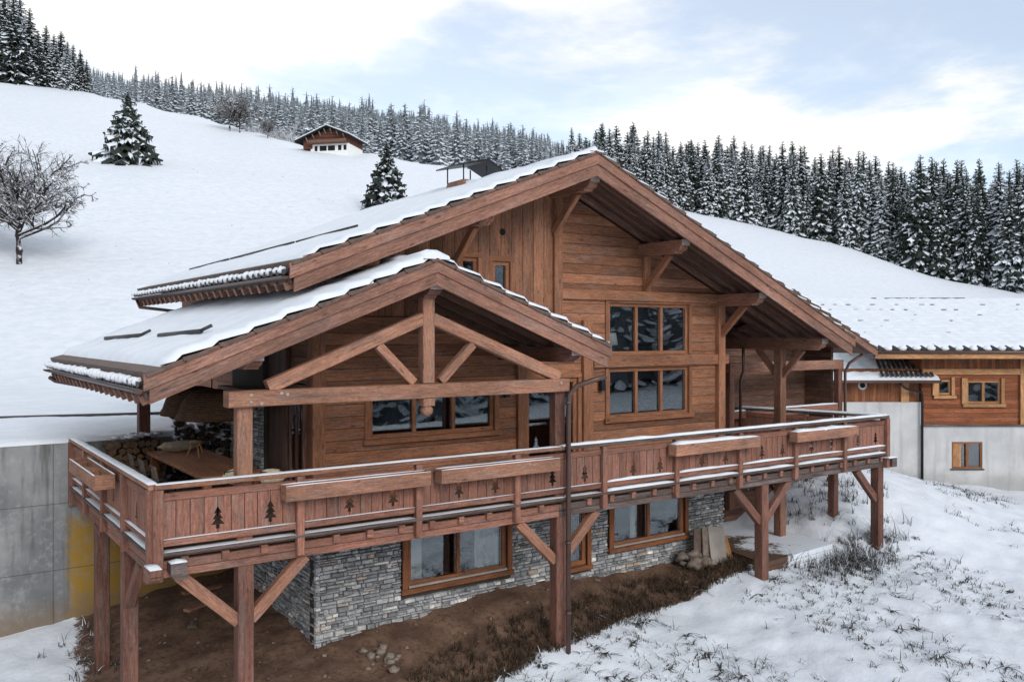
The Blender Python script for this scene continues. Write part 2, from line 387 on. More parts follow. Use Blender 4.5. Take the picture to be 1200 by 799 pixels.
def tps_fit(P, lam=.02):
    n = len(P); d = np.hypot(P[:, None, 0]-P[None, :, 0], P[:, None, 1]-P[None, :, 1]); K = d**2*np.log(d+1e-9)
    Q = np.c_[np.ones(n), P[:, :2]]; Mx = np.zeros((n+3, n+3)); Mx[:n, :n] = K+lam*np.eye(n); Mx[:n, n:] = Q; Mx[n:, :n] = Q.T
    return np.linalg.solve(Mx, np.r_[P[:, 2], 0, 0, 0])
TW = tps_fit(P3)
def tps(x, y):
    z = TW[-3]+TW[-2]*x+TW[-1]*y
    for w, (a, b, _) in zip(TW[:-3], P3):
        d = np.hypot(x-a, y-b)+1e-9; z = z+w*d*d*np.log(d)
    return z
US = [-900, -300, 0, 110, 250, 340, 480, 640, 800, 900, 1000, 1100, 1200, 1500, 2200]
CV = [40, 60, 90, 108, 140, 163, 186, 212, 246, 266, 291, 325, 346, 375, 385]
CD = [200, 200, 200, 200, 190, 168, 160, 165, 185, 185, 180, 170, 160, 150, 150]
S0 = [30, 33, 36, 37, 38, 38, 40, 42, 46, 48, 50, 50, 50, 50, 50]
ZB = [1, 1, 1, 1, 1, 1, 1, 1, .5, 0, -1, -1.2, -1.5, -2, -2]
FT = [60, 80, 108, 122, 146, 152, 172, 196, 240, 258, 285, 320, 340, 372, 385]   # far forest floor at 620 m
FB = [40, 60, 100, 120, 150, 172, 190, 212, 240, 258, 285, 320, 340, 372, 385]   # at 330 m
def hillz(x, y):
    dx, dy = x-CAM.x, y-CAM.y; D = dx*FV.x+dy*FV.y; r = dx*RV.x+dy*RV.y
    Dp = np.maximum(D, 5.0); u = np.clip(U0+FPX*r/Dp, -900, 2200)
    i = lambda T: np.interp(u, US, T)
    cd, d0, zb = i(CD), i(S0), i(ZB)
    zc = cd*(V0-i(CV))/FPX+CAM.z
    t = (D-d0)/(cd-d0); tt = np.clip(t, -.2, 1.0)
    sl = np.where(tt > 0, np.sqrt(tt*tt+.0016)-.04*(1-tt), 0)
    bulge = .045*np.sin(np.clip(tt, 0, 1)*math.pi)*(zc-zb)*0
    z = zb+(zc-zb)*np.clip(sl, 0, 1)+bulge
    z1 = 330*(V0-i(FB))/FPX+CAM.z-1.5; z2 = 620*(V0-i(FT))/FPX+CAM.z
    zf = np.where(D < 330, zc+(z1-zc)*sst(D, cd+1, 330)-1.5*sst(D, cd, cd+30), np.where(D < 620, z1+(z2-z1)*(D-330)/290, z2-(D-620)*.12))
    z = np.where(D > cd, zf, z)
    return z
def height(x, y, detail=True):
    x = np.asarray(x, float); y = np.asarray(y, float)
    r, D = uD(x, y)
    lo = tps(np.clip(x, -25, 48), np.clip(y, -30, 22))
    wid = np.interp(x, [13, 26], [.22, 25.0])
    w = sst((y-7.36)/wid, 0, 1)
    w = np.where(D > 5, w, 0)
    hi = hillz(x, y)
    z = lo*(1-w)+hi*w
    # valley behind the viewpoint, then the opposite hillside
    R = np.hypot(x-CAM.x, y-CAM.y); back = sst(-D, -5, 40)
    far = sst(R, 35, 60)
    vz = -4.2-.10*np.clip(R-30, 0, 110)+.42*np.clip(R-150, 0, 300)-.1*np.clip(R-450, 0, 900)
    z = np.where(back*far > 0, z*(1-back*far)+vz*back*far, z)
    side = sst(D, -20, 30)*(1-w)*sst(R, 60, 90)
    z = z*(1-side)+np.where(side > 0, hi, z)*side
    if detail:
        n = np.clip(1-(D-30)/60, .15, 1)
        z = z+fbm(x*.5, y*.5, 4, 11)*.34*n*(1-.6*w)+(fbm(x*2.3, y*2.3, 3, 21)*.16+fbm(x*5.5, y*5.5, 2, 51)*.09)*np.clip(1-(D-26)/30, 0, 1)*(1-.8*w)
        z = z+fbm(x*.035, y*.035, 3, 31)*3.0*sst(D, 45, 110)*w*(1-sst(D, 140, 175)*.6)
    return z
def gz(x, y): return float(height(np.array([x]), np.array([y]))[0])
def axis(lo, hi, step, far, g=1.07):
    a = list(np.arange(lo, hi+1e-6, step)); s = step; x = hi
    while x < far: s = min(s*g, 16); x += s; a.append(x)
    s = step; x = lo; b = []
    while x > -far: s = min(s*g, 16); x -= s; b.append(x)
    return np.array(b[::-1]+a)
gx = axis(-5, 25, .14, 1000); gy = axis(-8, 9.5, .14, 1000)
GX, GY = np.meshgrid(gx, gy); GZ = height(GX, GY)
nx, ny = len(gx), len(gy)
idx = np.arange(nx*ny).reshape(ny, nx)
quads = np.stack([idx[:-1, :-1], idx[:-1, 1:], idx[1:, 1:], idx[1:, :-1]], -1).reshape(-1, 4)
me = bpy.data.meshes.new('ground')
me.vertices.add(nx*ny); me.vertices.foreach_set('co', np.stack([GX, GY, GZ], -1).astype(np.float32).ravel())
me.loops.add(quads.size); me.loops.foreach_set('vertex_index', quads.astype(np.int32).ravel())
me.polygons.add(len(quads)); me.polygons.foreach_set('loop_start', np.arange(0, quads.size, 4, dtype=np.int32)); me.polygons.foreach_set('loop_total', np.full(len(quads), 4, dtype=np.int32))
me.polygons.foreach_set('use_smooth', np.ones(len(quads), dtype=bool)); me.update(); me.validate()
# how bare the soil is: sheltered under balcony and porch
def dirtmask(x, y):
    n = fbm(x*.9, y*.9, 4, 41)*.9
    edge = np.interp(x, [-2, 0, 1.5, 4, 6, 8.4, 10.8, 13.5, 15, 17], [5.2, 3.8, -1.2, -.6, .05, .15, .62, .75, .9, 1.4])
    d = sst(y+n*.7, edge-.25, edge+.3)
    d = d*sst(-x+n*.9, -15.6, -14.4)*sst(x+n*.8, -.5, .35)*(y < 7.5)
    d2 = .55*sst(-x, -18.5, -16.5)*sst(x, 13.5, 15)*sst(y+n, .7, 1.6)*sst(-y, -6, -2.5)
    return np.clip(np.maximum(d, d2), 0, 1)
at1 = me.attributes.new('dirt', 'FLOAT', 'POINT'); DM = dirtmask(GX, GY); at1.data.foreach_set('value', DM.astype(np.float32).ravel())
def groundmat():
    t = NT('snowy_ground'); geo = t.n('ShaderNodeNewGeometry'); p = geo.outputs['Position']; a = t.n('ShaderNodeAttribute', attribute_name='dirt')
    sp = t.n('ShaderNodeSeparateXYZ'); t.l(p, sp.inputs[0])
    n1 = t.noise(p, 1.4, 6, .6); n2 = t.noise(p, 9, 5, .65); n3 = t.noise(p, 45, 4, .7); n0 = t.noise(p, .05, 4)
    snow = t.mix(t.ramp(n1, .3, .7), (.675, .705, .760), (.755, .775, .815))
    # specks of dead grass through the thin snow
    r = t.n('ShaderNodeVectorMath', operation='DOT_PRODUCT'); t.l(p, r.inputs[0]); r.inputs[1].default_value = (FV.x, FV.y, 0)
    Dd = t.math('SUBTRACT', r.outputs['Value'], CAM.x*FV.x+CAM.y*FV.y)
    near = t.ramp(Dd, 32, 42, 1, 0)
    spk = t.math('MULTIPLY', t.ramp(n3, .60, .68), t.ramp(n2, .50, .62))
    spk = t.math('MULTIPLY', spk, t.ramp(n1, .46, .60))
    spf = t.math('MULTIPLY', t.ramp(t.noise(p, 2.6, 3, .7), .66, .71), t.ramp(t.noise(p, .10, 3), .46, .60))
    snow = t.mix(t.math('MULTIPLY', spk, t.math('MULTIPLY', near, .8)), snow, (.10, .095, .09))
    snow = t.mix(t.math('MULTIPLY', spf, t.ramp(Dd, 34, 44, 0, .55)), snow, (.22, .21, .20))
    dirt = t.mix(t.ramp(n1, .3, .7), (.095, .054, .037), (.21, .128, .087))
    dirt = t.mix(t.ramp(n2, .45, .7, 0, .8), dirt, (.07, .042, .029))
    dirt = t.mix(t.ramp(n3, .62, .74, 0, .7), dirt, (.27, .21, .17))
    k = t.ramp(t.math('ADD', a.outputs['Fac'], t.math('MULTIPLY', t.math('SUBTRACT', n2, .5), 1.0)), .32, .58)
    col = t.mix(k, snow, dirt)
    h = t.math('ADD', t.math('MULTIPLY', n1, .7), t.math('ADD', t.math('MULTIPLY', n2, .35), t.math('MULTIPLY', n3, .12)))
    nb_ = t.noise(p, .30, 6, .62); h = t.math('ADD', h, t.math('MULTIPLY', nb_, t.ramp(Dd, 30, 60, 0, 7.0))); t.bump(h, .5, .10)
    return t.done(col, t.mix(k, (.6, .6, .6), (.95, .95, .95)), .2)
me.materials.append(groundmat())
tag(link('ground', me), 'snow covered hillside and yard with bare brown earth under the balcony', 'ground', kind='structure')
# ------------------------------------------------------------------ the chalet
YW = 2.2                       # plane of the gable wall
CH0 = V((9.2, 7.0, -2.6))
chalet = tag(empty('chalet', CH0), 'big brown larch chalet with snowy gabled roofs, stone base and long balcony', 'chalet')
OFF = -CH0
def part(name, mb, m, parent=None, label=None):
    o = mb.build(name, m, chalet if parent is None else parent, OFF if parent is None else None)
    if label: o['label'] = label
    return o
RX, RZ, SL, SR = 9.15, 7.19, .395, .428       # main ridge, slopes
XL, XR = 2.33, 18.48
def mainz(x): return RZ-(RX-x)*SL if x < RX else RZ-(x-RX)*SR
PX, PZ, PL, PR = 4.58, 4.60, .393, .385       # porch ridge
PXL, PXR = -.22, 8.6
def porchz(x): return PZ-(PX-x)*PL if x < PX else PZ-(x-PX)*PR
def strips(mb, xs, top, zlow, holes, y0, y1, swap=False, m=0):
    bx = sorted(set(list(xs)+[h[0] for h in holes]+[h[1] for h in holes])); bx = [b for b in bx if xs[0] <= b <= xs[-1]]
    for a, b in zip(bx, bx[1:]):
        hs = sorted([(h[2], h[3]) for h in holes if h[0] <= a+1e-6 and h[1] >= b-1e-6]); lo = zlow
        for h0, h1 in hs:
            if h0 > lo+1e-4: mb.prism([(a, lo), (b, lo), (b, h0), (a, h0)], y0, y1, m, swap=swap)
            lo = h1
        mb.prism([(a, lo), (b, lo), (b, top(b)), (a, top(a))], y0, y1, m, swap=swap)
WIN = {'porch': (4.62, 7.64, 1.16, 2.16), 'door': (8.52, 10.02, .02, 2.25), 'low': (10.99, 13.77, 1.22, 2.43), 'up': (10.99, 13.77, 2.76, 4.03),
       's1': (7.60, 8.06, 4.10, 4.88), 's2': (6.76, 7.20, 4.10, 4.93)}
ROOFT = .40
wtop = lambda x: mainz(x)-ROOFT+.02
mb = MB(); strips(mb, [3.4, RX, 15.0], wtop, -.42, list(WIN.values()), YW, YW+.25)
wall = part('front_wall', mb, M['wall'])
mb = MB(); strips(mb, [3.45, 9.26], lambda x: mainz(x)-ROOFT+.01, 3.62, [WIN['s1'], WIN['s2']], YW-.028, YW-.003, swap=True)
part('upright_boarding', mb, M['wallv'], wall)
mb = MB(); mb.tube([(7.84, YW-.040, 5.53), (7.84, YW-.030, 5.53)], .075, 16); part('round_vent', mb, M['rubber'], wall)
def sub(name, mat, parent, *bars):
    mb = MB()
    for b in bars: mb.bar(*b)
    return part(name, mb, mat, parent)
def post(name, mat, parent, x, y, z0, z1, w=.24, d=.24):
    mb = MB(); mb.box(x-w/2, x+w/2, y-d/2, y+d/2, z0, z1, 'z', bev=.014); return part(name, mb, mat, parent)
post('wall_post', M['trim'], wall, 9.37, YW-.06, 3.62, 6.60, .24, .12)
post('wall_post', M['trim'], wall, 14.93, YW-.04, -.4, 4.32, .26, .20)
post('wall_post', M['trim'], wall, 3.52, YW-.03, -.4, 3.9, .26, .10)
post('wall_post', M['trim'], wall, 8.36, YW-.05, 0, 3.2, .26, .10)
post('wall_post', M['trim'], wall, 10.28, YW-.05, 0, 3.6, .30, .12)
post('wall_post', M['trim'], wall, 12.22, YW-.05, 4.335, 5.25, .20, .10)
mb = MB(); mb.box(9.5, 14.80, YW-.09, YW-.002, 4.09, 4.33); part('wall_beam', mb, M['trim'], wall)
mb = MB(); mb.box(10.45, 15.22, YW-.11, YW-.002, 2.47, 2.73); part('wall_beam', mb, M['trim'], wall)
mb = MB(); mb.box(3.4, 9.25, YW-.07, YW-.03, 3.50, 3.62); part('wall_beam', mb, M['trim'], wall)
# side and back walls, floor and ceiling between them close the house
mb = MB(); sd = (2.30, 3.22, .02, 2.3)
for a, b, z0, z1 in ((YW+.25, 2.30+.16, -.42, 4.35), (3.22, 11.2, -.42, 4.35)):
    mb.prism([(a, z0), (b, z0), (b, z1), (a, z1)], 3.4, 3.65, plane='yz')
mb.prism([(2.46, 2.3), (3.22, 2.3), (3.22, 4.35), (2.46, 4.35)], 3.4, 3.65, plane='yz')
mb.prism([(YW+.25, -.42), (11.2, -.42), (11.2, wtop(15)), (YW+.25, wtop(15))], 14.75, 15.0, plane='yz')
strips(mb, [3.4, RX, 15.0], wtop, -.42, [], 11.2, 11.45)
part('side_wall', mb, M['wall'])
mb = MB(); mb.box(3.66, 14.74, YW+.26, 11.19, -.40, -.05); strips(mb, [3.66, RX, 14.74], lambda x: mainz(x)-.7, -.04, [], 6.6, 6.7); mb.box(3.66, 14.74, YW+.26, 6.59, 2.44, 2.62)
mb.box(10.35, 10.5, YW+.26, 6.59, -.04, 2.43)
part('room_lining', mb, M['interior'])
# glazing
def window(name, x0, x1, z0, z1, n, y=YW, fm='frame', fw=.085, sill=True, splits=None, casing=.11, proud=.035, depth=.12):
    mb = MB()
    mb.box(x0, x1, y+.03, y+depth, z0, z0+fw); mb.box(x0, x1, y+.03, y+depth, z1-fw, z1)
    mb.box(x0, x0+fw, y+.032, y+depth-.002, z0+fw, z1-fw, 'z'); mb.box(x1-fw, x1, y+.032, y+depth-.002, z0+fw, z1-fw, 'z')
    f = part(name, mb, M[fm])
    if casing:
        c = MB()
        c.box(x0-casing, x0-.002, y-proud, y-.002, z0-.0, z1, 'z'); c.box(x1+.002, x1+casing, y-proud, y-.002, z0, z1, 'z')
        c.box(x0-casing, x1+casing, y-proud, y-.002, z1+.002, z1+casing)
        part('casing', c, M[fm], f)
    if sill:
        s = MB(); s.box(x0-.15, x1+.15, y-.075, y+.03, z0-.11, z0-.004); part('sill', s, M[fm], f)
    ed = splits or [x0+fw+(x1-x0-2*fw)*i/n for i in range(n+1)]
    for i in range(1, len(ed)-1):
        q = MB(); q.box(ed[i]-.045, ed[i]+.045, y+.022, y+depth-.02, z0+fw, z1-fw, 'z'); part('mullion', q, M[fm], f)
    for i in range(len(ed)-1):
        g = MB(); a = ed[i]+(.045 if i else 0); b = ed[i+1]-(.045 if i < len(ed)-2 else 0)
        g.box(a+.002, b-.002, y+.075, y+.087, z0+fw+.002, z1-fw-.002, bev=.001); part('pane', g, M['glass'], f)
    return f
window('window', *WIN['porch'], 3)
window('window', *WIN['low'], 3, sill=True)
wu = window('window', *WIN['up'], 3, sill=False)
window('window', *WIN['s1'], 1); window('window', *WIN['s2'], 1)
window('glazed_door', *WIN['door'], 2, sill=False, fw=.10, splits=[8.62, 9.34, 9.92])
# lamp standing inside behind the upper glazing (its shade shows) and blinds
mb = MB(); mb.lathe((11.35, YW+.45, 3.0), [(.16, 0), (.27, -.0), (.22, .30), (.02, .30)], 18); mb.tube([(11.35, YW+.45, 2.63), (11.35, YW+.45, 3.0)], .025)
lo = mb.build('table_lamp', M['curtain']); tag(lo, 'white lamp shade seen through the upper gable glazing', 'lamp')
# basement
SB = [3.5, 15.1]
BW = [(5.46, 7.97, -1.96, -.72), (11.10, 13.60, -1.93, -.72), (9.72, 10.28, -2.2, -.72)]
mb = MB(); strips(mb, SB, lambda x: -.43, -3.6, BW, YW+.05, YW+.35)
mb.prism([(YW+.36, -3.6), (11.2, -3.6), (11.2, -.43), (YW+.36, -.43)], 3.56, 3.9, plane='yz'); mb.prism([(YW+.36, -3.6), (11.2, -3.6), (11.2, -.43), (YW+.36, -.43)], 14.7, 15.04, plane='yz')
mb.box(3.95, 14.65, 5.2, 5.3, -3.5, -.46); mb.box(3.95, 14.65, YW+.4, 5.19, -2.7, -2.6)
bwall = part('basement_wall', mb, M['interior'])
def stones(name, a0, a1, z0, z1, P, holes, parent, dense=1.0):
    """courses of split stone, each block with its own width, height, depth and tone"""
    vs, fs, tn = [], [], []
    z = z0; rr = random.Random(int(a0*100)+5)
    while z < z1:
        h = rr.uniform(.042, .120); zt = min(z+h, z1); a = a0+rr.uniform(-.2, 0)
        while a < a1:
            w = rr.uniform(.10, .36)*(1.0 if h < .08 else .8); s, e = max(a, a0), min(a+w, a1); a += w
            if e-s < .02: continue
            segs = [(s, e)]
            for hx0, hx1, hz0, hz1 in holes:
                if zt > hz0 and z < hz1:
                    segs = [q for (p0, p1) in segs for q in ((p0, min(p1, hx0)), (max(p0, hx1), p1)) if q[1]-q[0] > .015]
            two = rr.random() < .25 and h > .09
            for (p0, p1) in segs:
                for (q0, q1) in (((z, (z+zt)/2), ((z+zt)/2, zt)) if two else ((z, zt),)):
                    d = rr.uniform(.0, .045); g = .004; j = lambda: rr.uniform(-.006, .006)
                    t = rr.random(); t = t*.62 if rr.random() < .72 else t
                    i = len(vs)
                    c = [(p0+g+j(), q0+g+j()), (p1-g+j(), q0+g+j()), (p1-g+j(), q1-g+j()), (p0+g+j(), q1-g+j())]
                    vs += [P(x, zz, -.02) for x, zz in c]
                    m = .010
                    k = [(c[0][0]+m, c[0][1]+m), (c[1][0]-m, c[1][1]+m), (c[2][0]-m, c[2][1]-m), (c[3][0]+m, c[3][1]-m)]
                    vs += [P(x, zz, .02+d+rr.uniform(-.006, .006)) for x, zz in k]
                    F = [(4, 5, 6, 7), (0, 1, 5, 4), (1, 2, 6, 5), (2, 3, 7, 6), (3, 0, 4, 7)]
                    fs += [tuple(i+q for q in f) for f in F]; tn += [t]*8
        z = zt
    me = np_mesh(name, vs, fs, [M['stone']]); at_ = me.attributes.new('tone', 'FLOAT', 'POINT'); at_.data.foreach_set('value', np.array(tn, dtype=np.float32))
    return link(name, me, parent)
stones('stone_cladding', 3.46, 15.14, -3.4, -.44, lambda a, z, d: (a, YW+.03-d, z), [(h[0]-.13, h[1]+.13, h[2]-.14, h[3]+.12) for h in BW]+[(14.05, 14.17, -.95, -.72)], bwall)
stones('stone_cladding', YW-.01, 9, -3.4, -.44, lambda a, z, d: (3.54-d, a, z), [], bwall)
for x0, x1, z0, z1 in BW:
    f = window('window', x0, x1, z0, z1, 2 if x1-x0 > 1 else 1, y=YW-.02, fm='bframe', fw=.11, casing=.12, proud=.05, depth=.2)
    f['label'] = 'varnished basement window'
    if x1-x0 > 1:
        s = MB(); s.box(x0+.02, x1-.02, YW-.068, YW-.005, z0+.004, z0+.05); part('track', s, M['slab'], f)
        for cx0, cx1 in ((x0+.12, x0+.42), (x1-.75, x1-.15)) if x0 < 9 else ((x0+.75, x0+.9),):
            c = MB(); n = 14
            pts = [(cx0+(cx1-cx0)*i/n, YW+.15+.03*math.sin(i*2.1)) for i in range(n+1)]
            for (ax, ay), (bx, by) in zip(pts, pts[1:]):
                c.face([(ax, ay, z0+.05), (bx, by, z0+.05), (bx, by, z1), (ax, ay, z1)], [(0, 0)]*4, 0, True)
            part('curtain', c, M['curtain'], f)
mb = MB(); mb.box(14.06, 14.16, YW-.0, YW+.045, -.94, -.73); part('vent', mb, M['rubber'], bwall)
# side wall under the porch: glazed door, posts and a stone chimney breast
mb = MB()
for a in (2.46, 2.80, 3.14): mb.box(3.33, 3.42, a, a+.08, 0, 2.28, 'z')
mb.box(3.34, 3.41, 2.54, 3.14, 2.2, 2.28, 'y'); sdoor = part('side_door', mb, M['post'])
for a in (2.54, 2.88):
    g = MB(); g.box(3.37, 3.38, a+.002, a+.258, .02, 2.19, 'z', bev=.001); part('pane', g, M['glass'], sdoor)
mb = MB(); mb.box(3.30, 3.39, 3.3, 4.3, 0, 3.3, 'z'); part('side_cladding', mb, M['soffit'])
cb = MB(); cb.box(3.2, 3.395, 4.35, 6.4, -.1, 3.0, 'z'); cbo = part('chimney_breast', cb, M['interior'])
stones('stone_cladding', 4.33, 6.42, -.05, 1.75, lambda a, z, d: (3.19-d, a, z), [], cbo)
mb = MB(); mb.box(2.9, 3.15, 4.3, 6.5, 1.76, 2.1, 'y'); part('mantel_beam', mb, M['post'], cbo)
# wall lamps
for x, z in ((10.70, 2.08), (7.90, 2.05)):
    mb = MB(); mb.box(x-.06, x+.06, YW-.16, YW-.05, z-.17, z+.17, 'z'); w = part('wall_lamp', mb, M['dark'])
    mb = MB(); mb.box(x-.03, x+.03, YW-.05, YW-.0, z-.06, z+.06, 'z'); part('mount', mb, M['dark'], w)
# ---- roofs
def carved(mb, x, y0, y1, ztop, w=.24, h=.30, m=0):
    """purlin along y whose front end (y0) is cut in a scroll"""
    pr = [(y1, ztop-h), (y1, ztop), (y0, ztop), (y0, ztop-h*.38), (y0+.05, ztop-h*.50), (y0+.045, ztop-h*.62), (y0+.12, ztop-h*.80), (y0+.20, ztop-h*.86), (y0+.24, ztop-h)]
    mb.prism(pr, x-w/2, x+w/2, m, plane='yz')
def roof_slab(mb, x0, z0, x1, z1, t, y0, y1, m=0):
    mb.prism([(x0, z0), (x1, z1), (x1, z1-t), (x0, z0-t)], y0, y1, m, swap=False)
def snow_layer(name, parent, xa, za, xb, zb, y0, y1, t, edge=.10, lowgap=0.0, course=.56, seed=1, ext=.0, hole=None):
    """snow on the slope from eave (xa) to ridge (xb): one grid, stepped where it lies over the tile courses at the verge"""
    L = math.hypot(xb-xa, zb-za); ns = int(L/.12); nyv = max(6, int((y1-y0)/.25)); nrm = V((-(zb-za)*(1 if xb > xa else -1), 0, abs(xb-xa))).normalized()
    ys = [0, .015, .05, .12, .25, .5]+[.5+(y1-y0-.62)*i/nyv for i in range(1, nyv+1)]+[y1-y0]
    vs = []; fs = []
    for i in range(ns+1):
        f = i/ns; s = lowgap+(L-lowgap)*f; bx, bz = xa+(xb-xa)*s/L, za+(zb-za)*s/L
        st = (s/course) % 1.0; step = .075*(1-st)
        inset = edge*(.25+.5*st)+.035*mnoise.noise(V((s*2.7, seed, 0)))
        for j, yy in enumerate(ys):
            y = y0+yy
            if yy < .5: y = y0+inset*(1-yy/.5)+yy
            tt = t*(1+.30*mnoise.noise(V((s*.8, y*.8, seed)))+.16*mnoise.noise(V((s*3, y*3, seed))))+step*max(.12, 1-yy/1.1)
            k = [0, .55, .82, .95, 1, 1][j] if j < 6 else (0 if j == len(ys)-1 else 1)
            if i == 0: k *= .0
            elif i == 1: k *= .75
            tt = tt*k+(.02+step*.9 if j == 0 else 0)
            p = V((bx, y, bz))+nrm*(tt+.004); vs.append(tuple(p))
    n = len(ys)
    for i in range(ns):
        for j in range(n-1):
            q = (i*n+j, (i+1)*n+j, (i+1)*n+j+1, i*n+j+1)
            fs.append(q[::-1] if xb > xa else q)
    me = np_mesh(name, vs, fs, [M['snow']], smooth=True)
    return link(name, me, parent)
def tiles(parent, xa, za, xb, zb, y0, y1, course=.56):
    L = math.hypot(xb-xa, zb-za); d = V((xb-xa, 0, zb-za)).normalized(); nr = V((-d.z, 0, d.x)); nr = nr if nr.z > 0 else -nr
    mb = MB(); s = 0; b = V((xa, 0, za))
    while s < L:
        e = min(s+course+.03, L); p = b+d*s+nr*.004; q = b+d*e+nr*.004
        up0 = nr*.078; up1 = nr*.016
        mb.prism([(p.x, p.z), (q.x, q.z), (q.x+up1.x, q.z+up1.z), (p.x+up0.x, p.z+up0.z)], y0, y1)
        s += course
    return part('tiles', mb, M['tileedge'], parent)
def verge(parent, xa, za, xb, zb, yf, hs=(.27, .27), thick=.05, m='fascia'):
    z = 0.0
    for k, h in enumerate(hs):
        y0 = yf+.035*k; mb = MB(); ov = .05 if k == 0 else -.06*(1 if True else 0)
        d = 1 if xb > xa else -1; sl = (zb-za)/(xb-xa)
        x0 = xa - d*(.04 if k == 0 else -.05)
        z0 = za+sl*(x0-xa)
        mb.prism([(x0, z0-z), (xb, zb-z), (xb, zb-z-h), (x0, z0-z-h)], y0, y0+thick, rot=math.atan(sl))
        part('verge_board', mb, M[m], parent); z += h-.012
def eave_dress(parent, x, z, y0, y1, sl, drop=.10):
    """barrel tile ends with snow between, gutter below and rafter tails at a left-hand eave"""
    rr = random.Random(3); tl = MB(); sn = MB(); n = int((y1-y0)/.30)
    d = V((-1, 0, -sl)).normalized()
    for i in range(n+1):
        y = y0+.12+(y1-y0-.2)*i/n; c = V((x+.22, y, z+.22*sl-.05)); e = c+d*.34
        rings = []
        for p in (c, e):
            rings.append([p+V((0, -math.cos(a)*.125, .07-math.sin(a)*.10)) for a in [math.pi*k/6 for k in range(7)]])
        for k in range(6): tl.face([rings[0][k], rings[0][k+1], rings[1][k+1], rings[1][k]], [(0, 0)]*4, 0, True)
        tl.face(rings[1][::-1], [(0, 0)]*7, 0)
        sn.lump(e+V((.03, .15+rr.uniform(-.015, .015), .06)), rr.uniform(.075, .095), rr.uniform(.036, .050), rr.uniform(.055, .085), seed=i+y, n=6, k=8, amp=.2)
        if rr.random() < .5: sn.lump(e+V((.12, 0, .035)), .09, .07, .025, seed=i+9, n=4, k=6)
    part('eave_tile', tl, M['tile'], parent); tag(part('snow_lump', sn, M['snow'], parent), kind='stuff')
    g = MB(); gx_ = x-.10; zc = z-.14
    prof = [(math.cos(a)*.075, math.sin(a)*.055) for a in [math.pi+math.pi*k/8 for k in range(9)]]
    for s in (1, .9):
        for (a, b), (c, e) in zip(prof, prof[1:]):
            g.face([(gx_+a*s, y0+.05, zc+b*s), (gx_+c*s, y0+.05, zc+e*s), (gx_+c*s, y1, zc+e*s), (gx_+a*s, y1, zc+b*s)], [(0, 0)]*4, 0, True)
    g.face([(gx_+a, y0+.05, zc+b) for a, b in prof], [(0, 0)]*9); g.face([(gx_+a, y1, zc+b) for a, b in prof][::-1], [(0, 0)]*9)
    part('gutter', g, M['gutter'], parent)
    for i in range(int((y1-y0)/.45)):
        y = y0+.25+i*.45; m_ = MB(); m_.bar((x+1.2, y, z+1.2*sl-.30), (x-.02, y, z-.02*sl-.30), .11, .15); part('rafter_tail', m_, M['fascia'], parent)
    b = MB(); b.bar((x+.02, y0+.1, z-.20), (x+.02, y1, z-.20), .03, .12); part('eave_board', b, M['tileedge'], parent)
# main roof
YF, YB = .45, 11.83
mb = MB(); roof_slab(mb, XL, mainz(XL)-.06, RX, RZ-.06, .14, YF+.09, YB); roof_slab(mb, RX, RZ-.06, XR, mainz(XR)-.06, .14, YF+.09, YB)
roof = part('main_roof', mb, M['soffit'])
verge(roof, XL, mainz(XL), RX, RZ, YF); verge(roof, XR, mainz(XR), RX, RZ, YF)
tiles(roof, XL, mainz(XL)-.06, RX, RZ-.06, YF-.03, YB); tiles(roof, XR, mainz(XR)-.06, RX, RZ-.06, YF-.03, YB)
snow_layer('snow_layer', roof, XL, mainz(XL)-.03, RX+.02, RZ-.02, YF-.01, YB, .085, edge=.05, lowgap=.22, seed=2)
snow_layer('snow_layer', roof, XR, mainz(XR)-.03, RX-.02, RZ-.02, YF-.01, YB, .085, edge=.10, lowgap=.15, seed=4)
eave_dress(roof, XL, mainz(XL)-.10, YF+.02, YB, SL)
for i, y in enumerate((.98, 1.55, 2.08)):
    for xa, xb in ((XL+.3, RX), (XR-.3, RX)):
        m_ = MB(); m_.bar((xa, y, mainz(xa)-.285), (xb, y, RZ-.285), .11, .17); part('rafter', m_, M['soffit'], roof)
for i in range(14):
    y = 2.7+i*.62; m_ = MB(); m_.bar((XR-.25, y, mainz(XR-.25)-.285), (15.02, y, mainz(15.02)-.285), .11, .17); part('rafter', m_, M['soffit'], roof)
for x, zt, y1 in ((9.28, 6.72, 3.0), (12.10, 5.50, 2.6), (14.90, 4.32, 2.6), (17.52, 3.14, 9.5), (6.55, mainz(6.55)-.38, 2.6), (4.0, mainz(4.0)-.38, 11.4)):
    m_ = MB(); carved(m_, x, .72, y1, zt, .25, .31); pu = part('purlin', m_, M['beam'], roof)
    m_ = MB(); m_.prism([(x-.127, zt-.13), (x+.127, zt-.13), (x+.127, zt+.003), (x-.127, zt+.003)], .708, .7185); part('end_cap', m_, M['endgrain'], roof)
for x, zt in ((9.28, 6.40), (12.18, 5.18), (14.93, 4.0), (6.55, mainz(6.55)-.70)):
    sub('brace', M['trim'], roof, ((x, YW-.06, zt-.78), (x, 1.30, zt+.02), .13, .17))
m_ = MB(); m_.snow((9.28, .72, 6.725), (9.28, .90, 6.725), .24, .04); part('end_snow', m_, M['snow'], roof)
# snow log half buried across the left slope, cap at the ridge
def onmain(x, y, dz=0): return V((x, y, mainz(x)+dz))
for a, b in ((11.3, 8.9), (8.8, 5.6), (5.5, 3.0)):
    xm = 3.6+(11.1-a)*.14; xn = 3.6+(11.1-b)*.14
    m_ = MB(); m_.tube([onmain(xm, a, .085), onmain(xn, b, .09)], .024, 8); part('snow_guard', m_, M['tile'], roof)
m_ = MB(); m_.snow((RX, YF+.02, RZ-.01), (RX, YB, RZ-.02), .36, .09, seg=.3); part('ridge_snow', m_, M['snow'], roof)
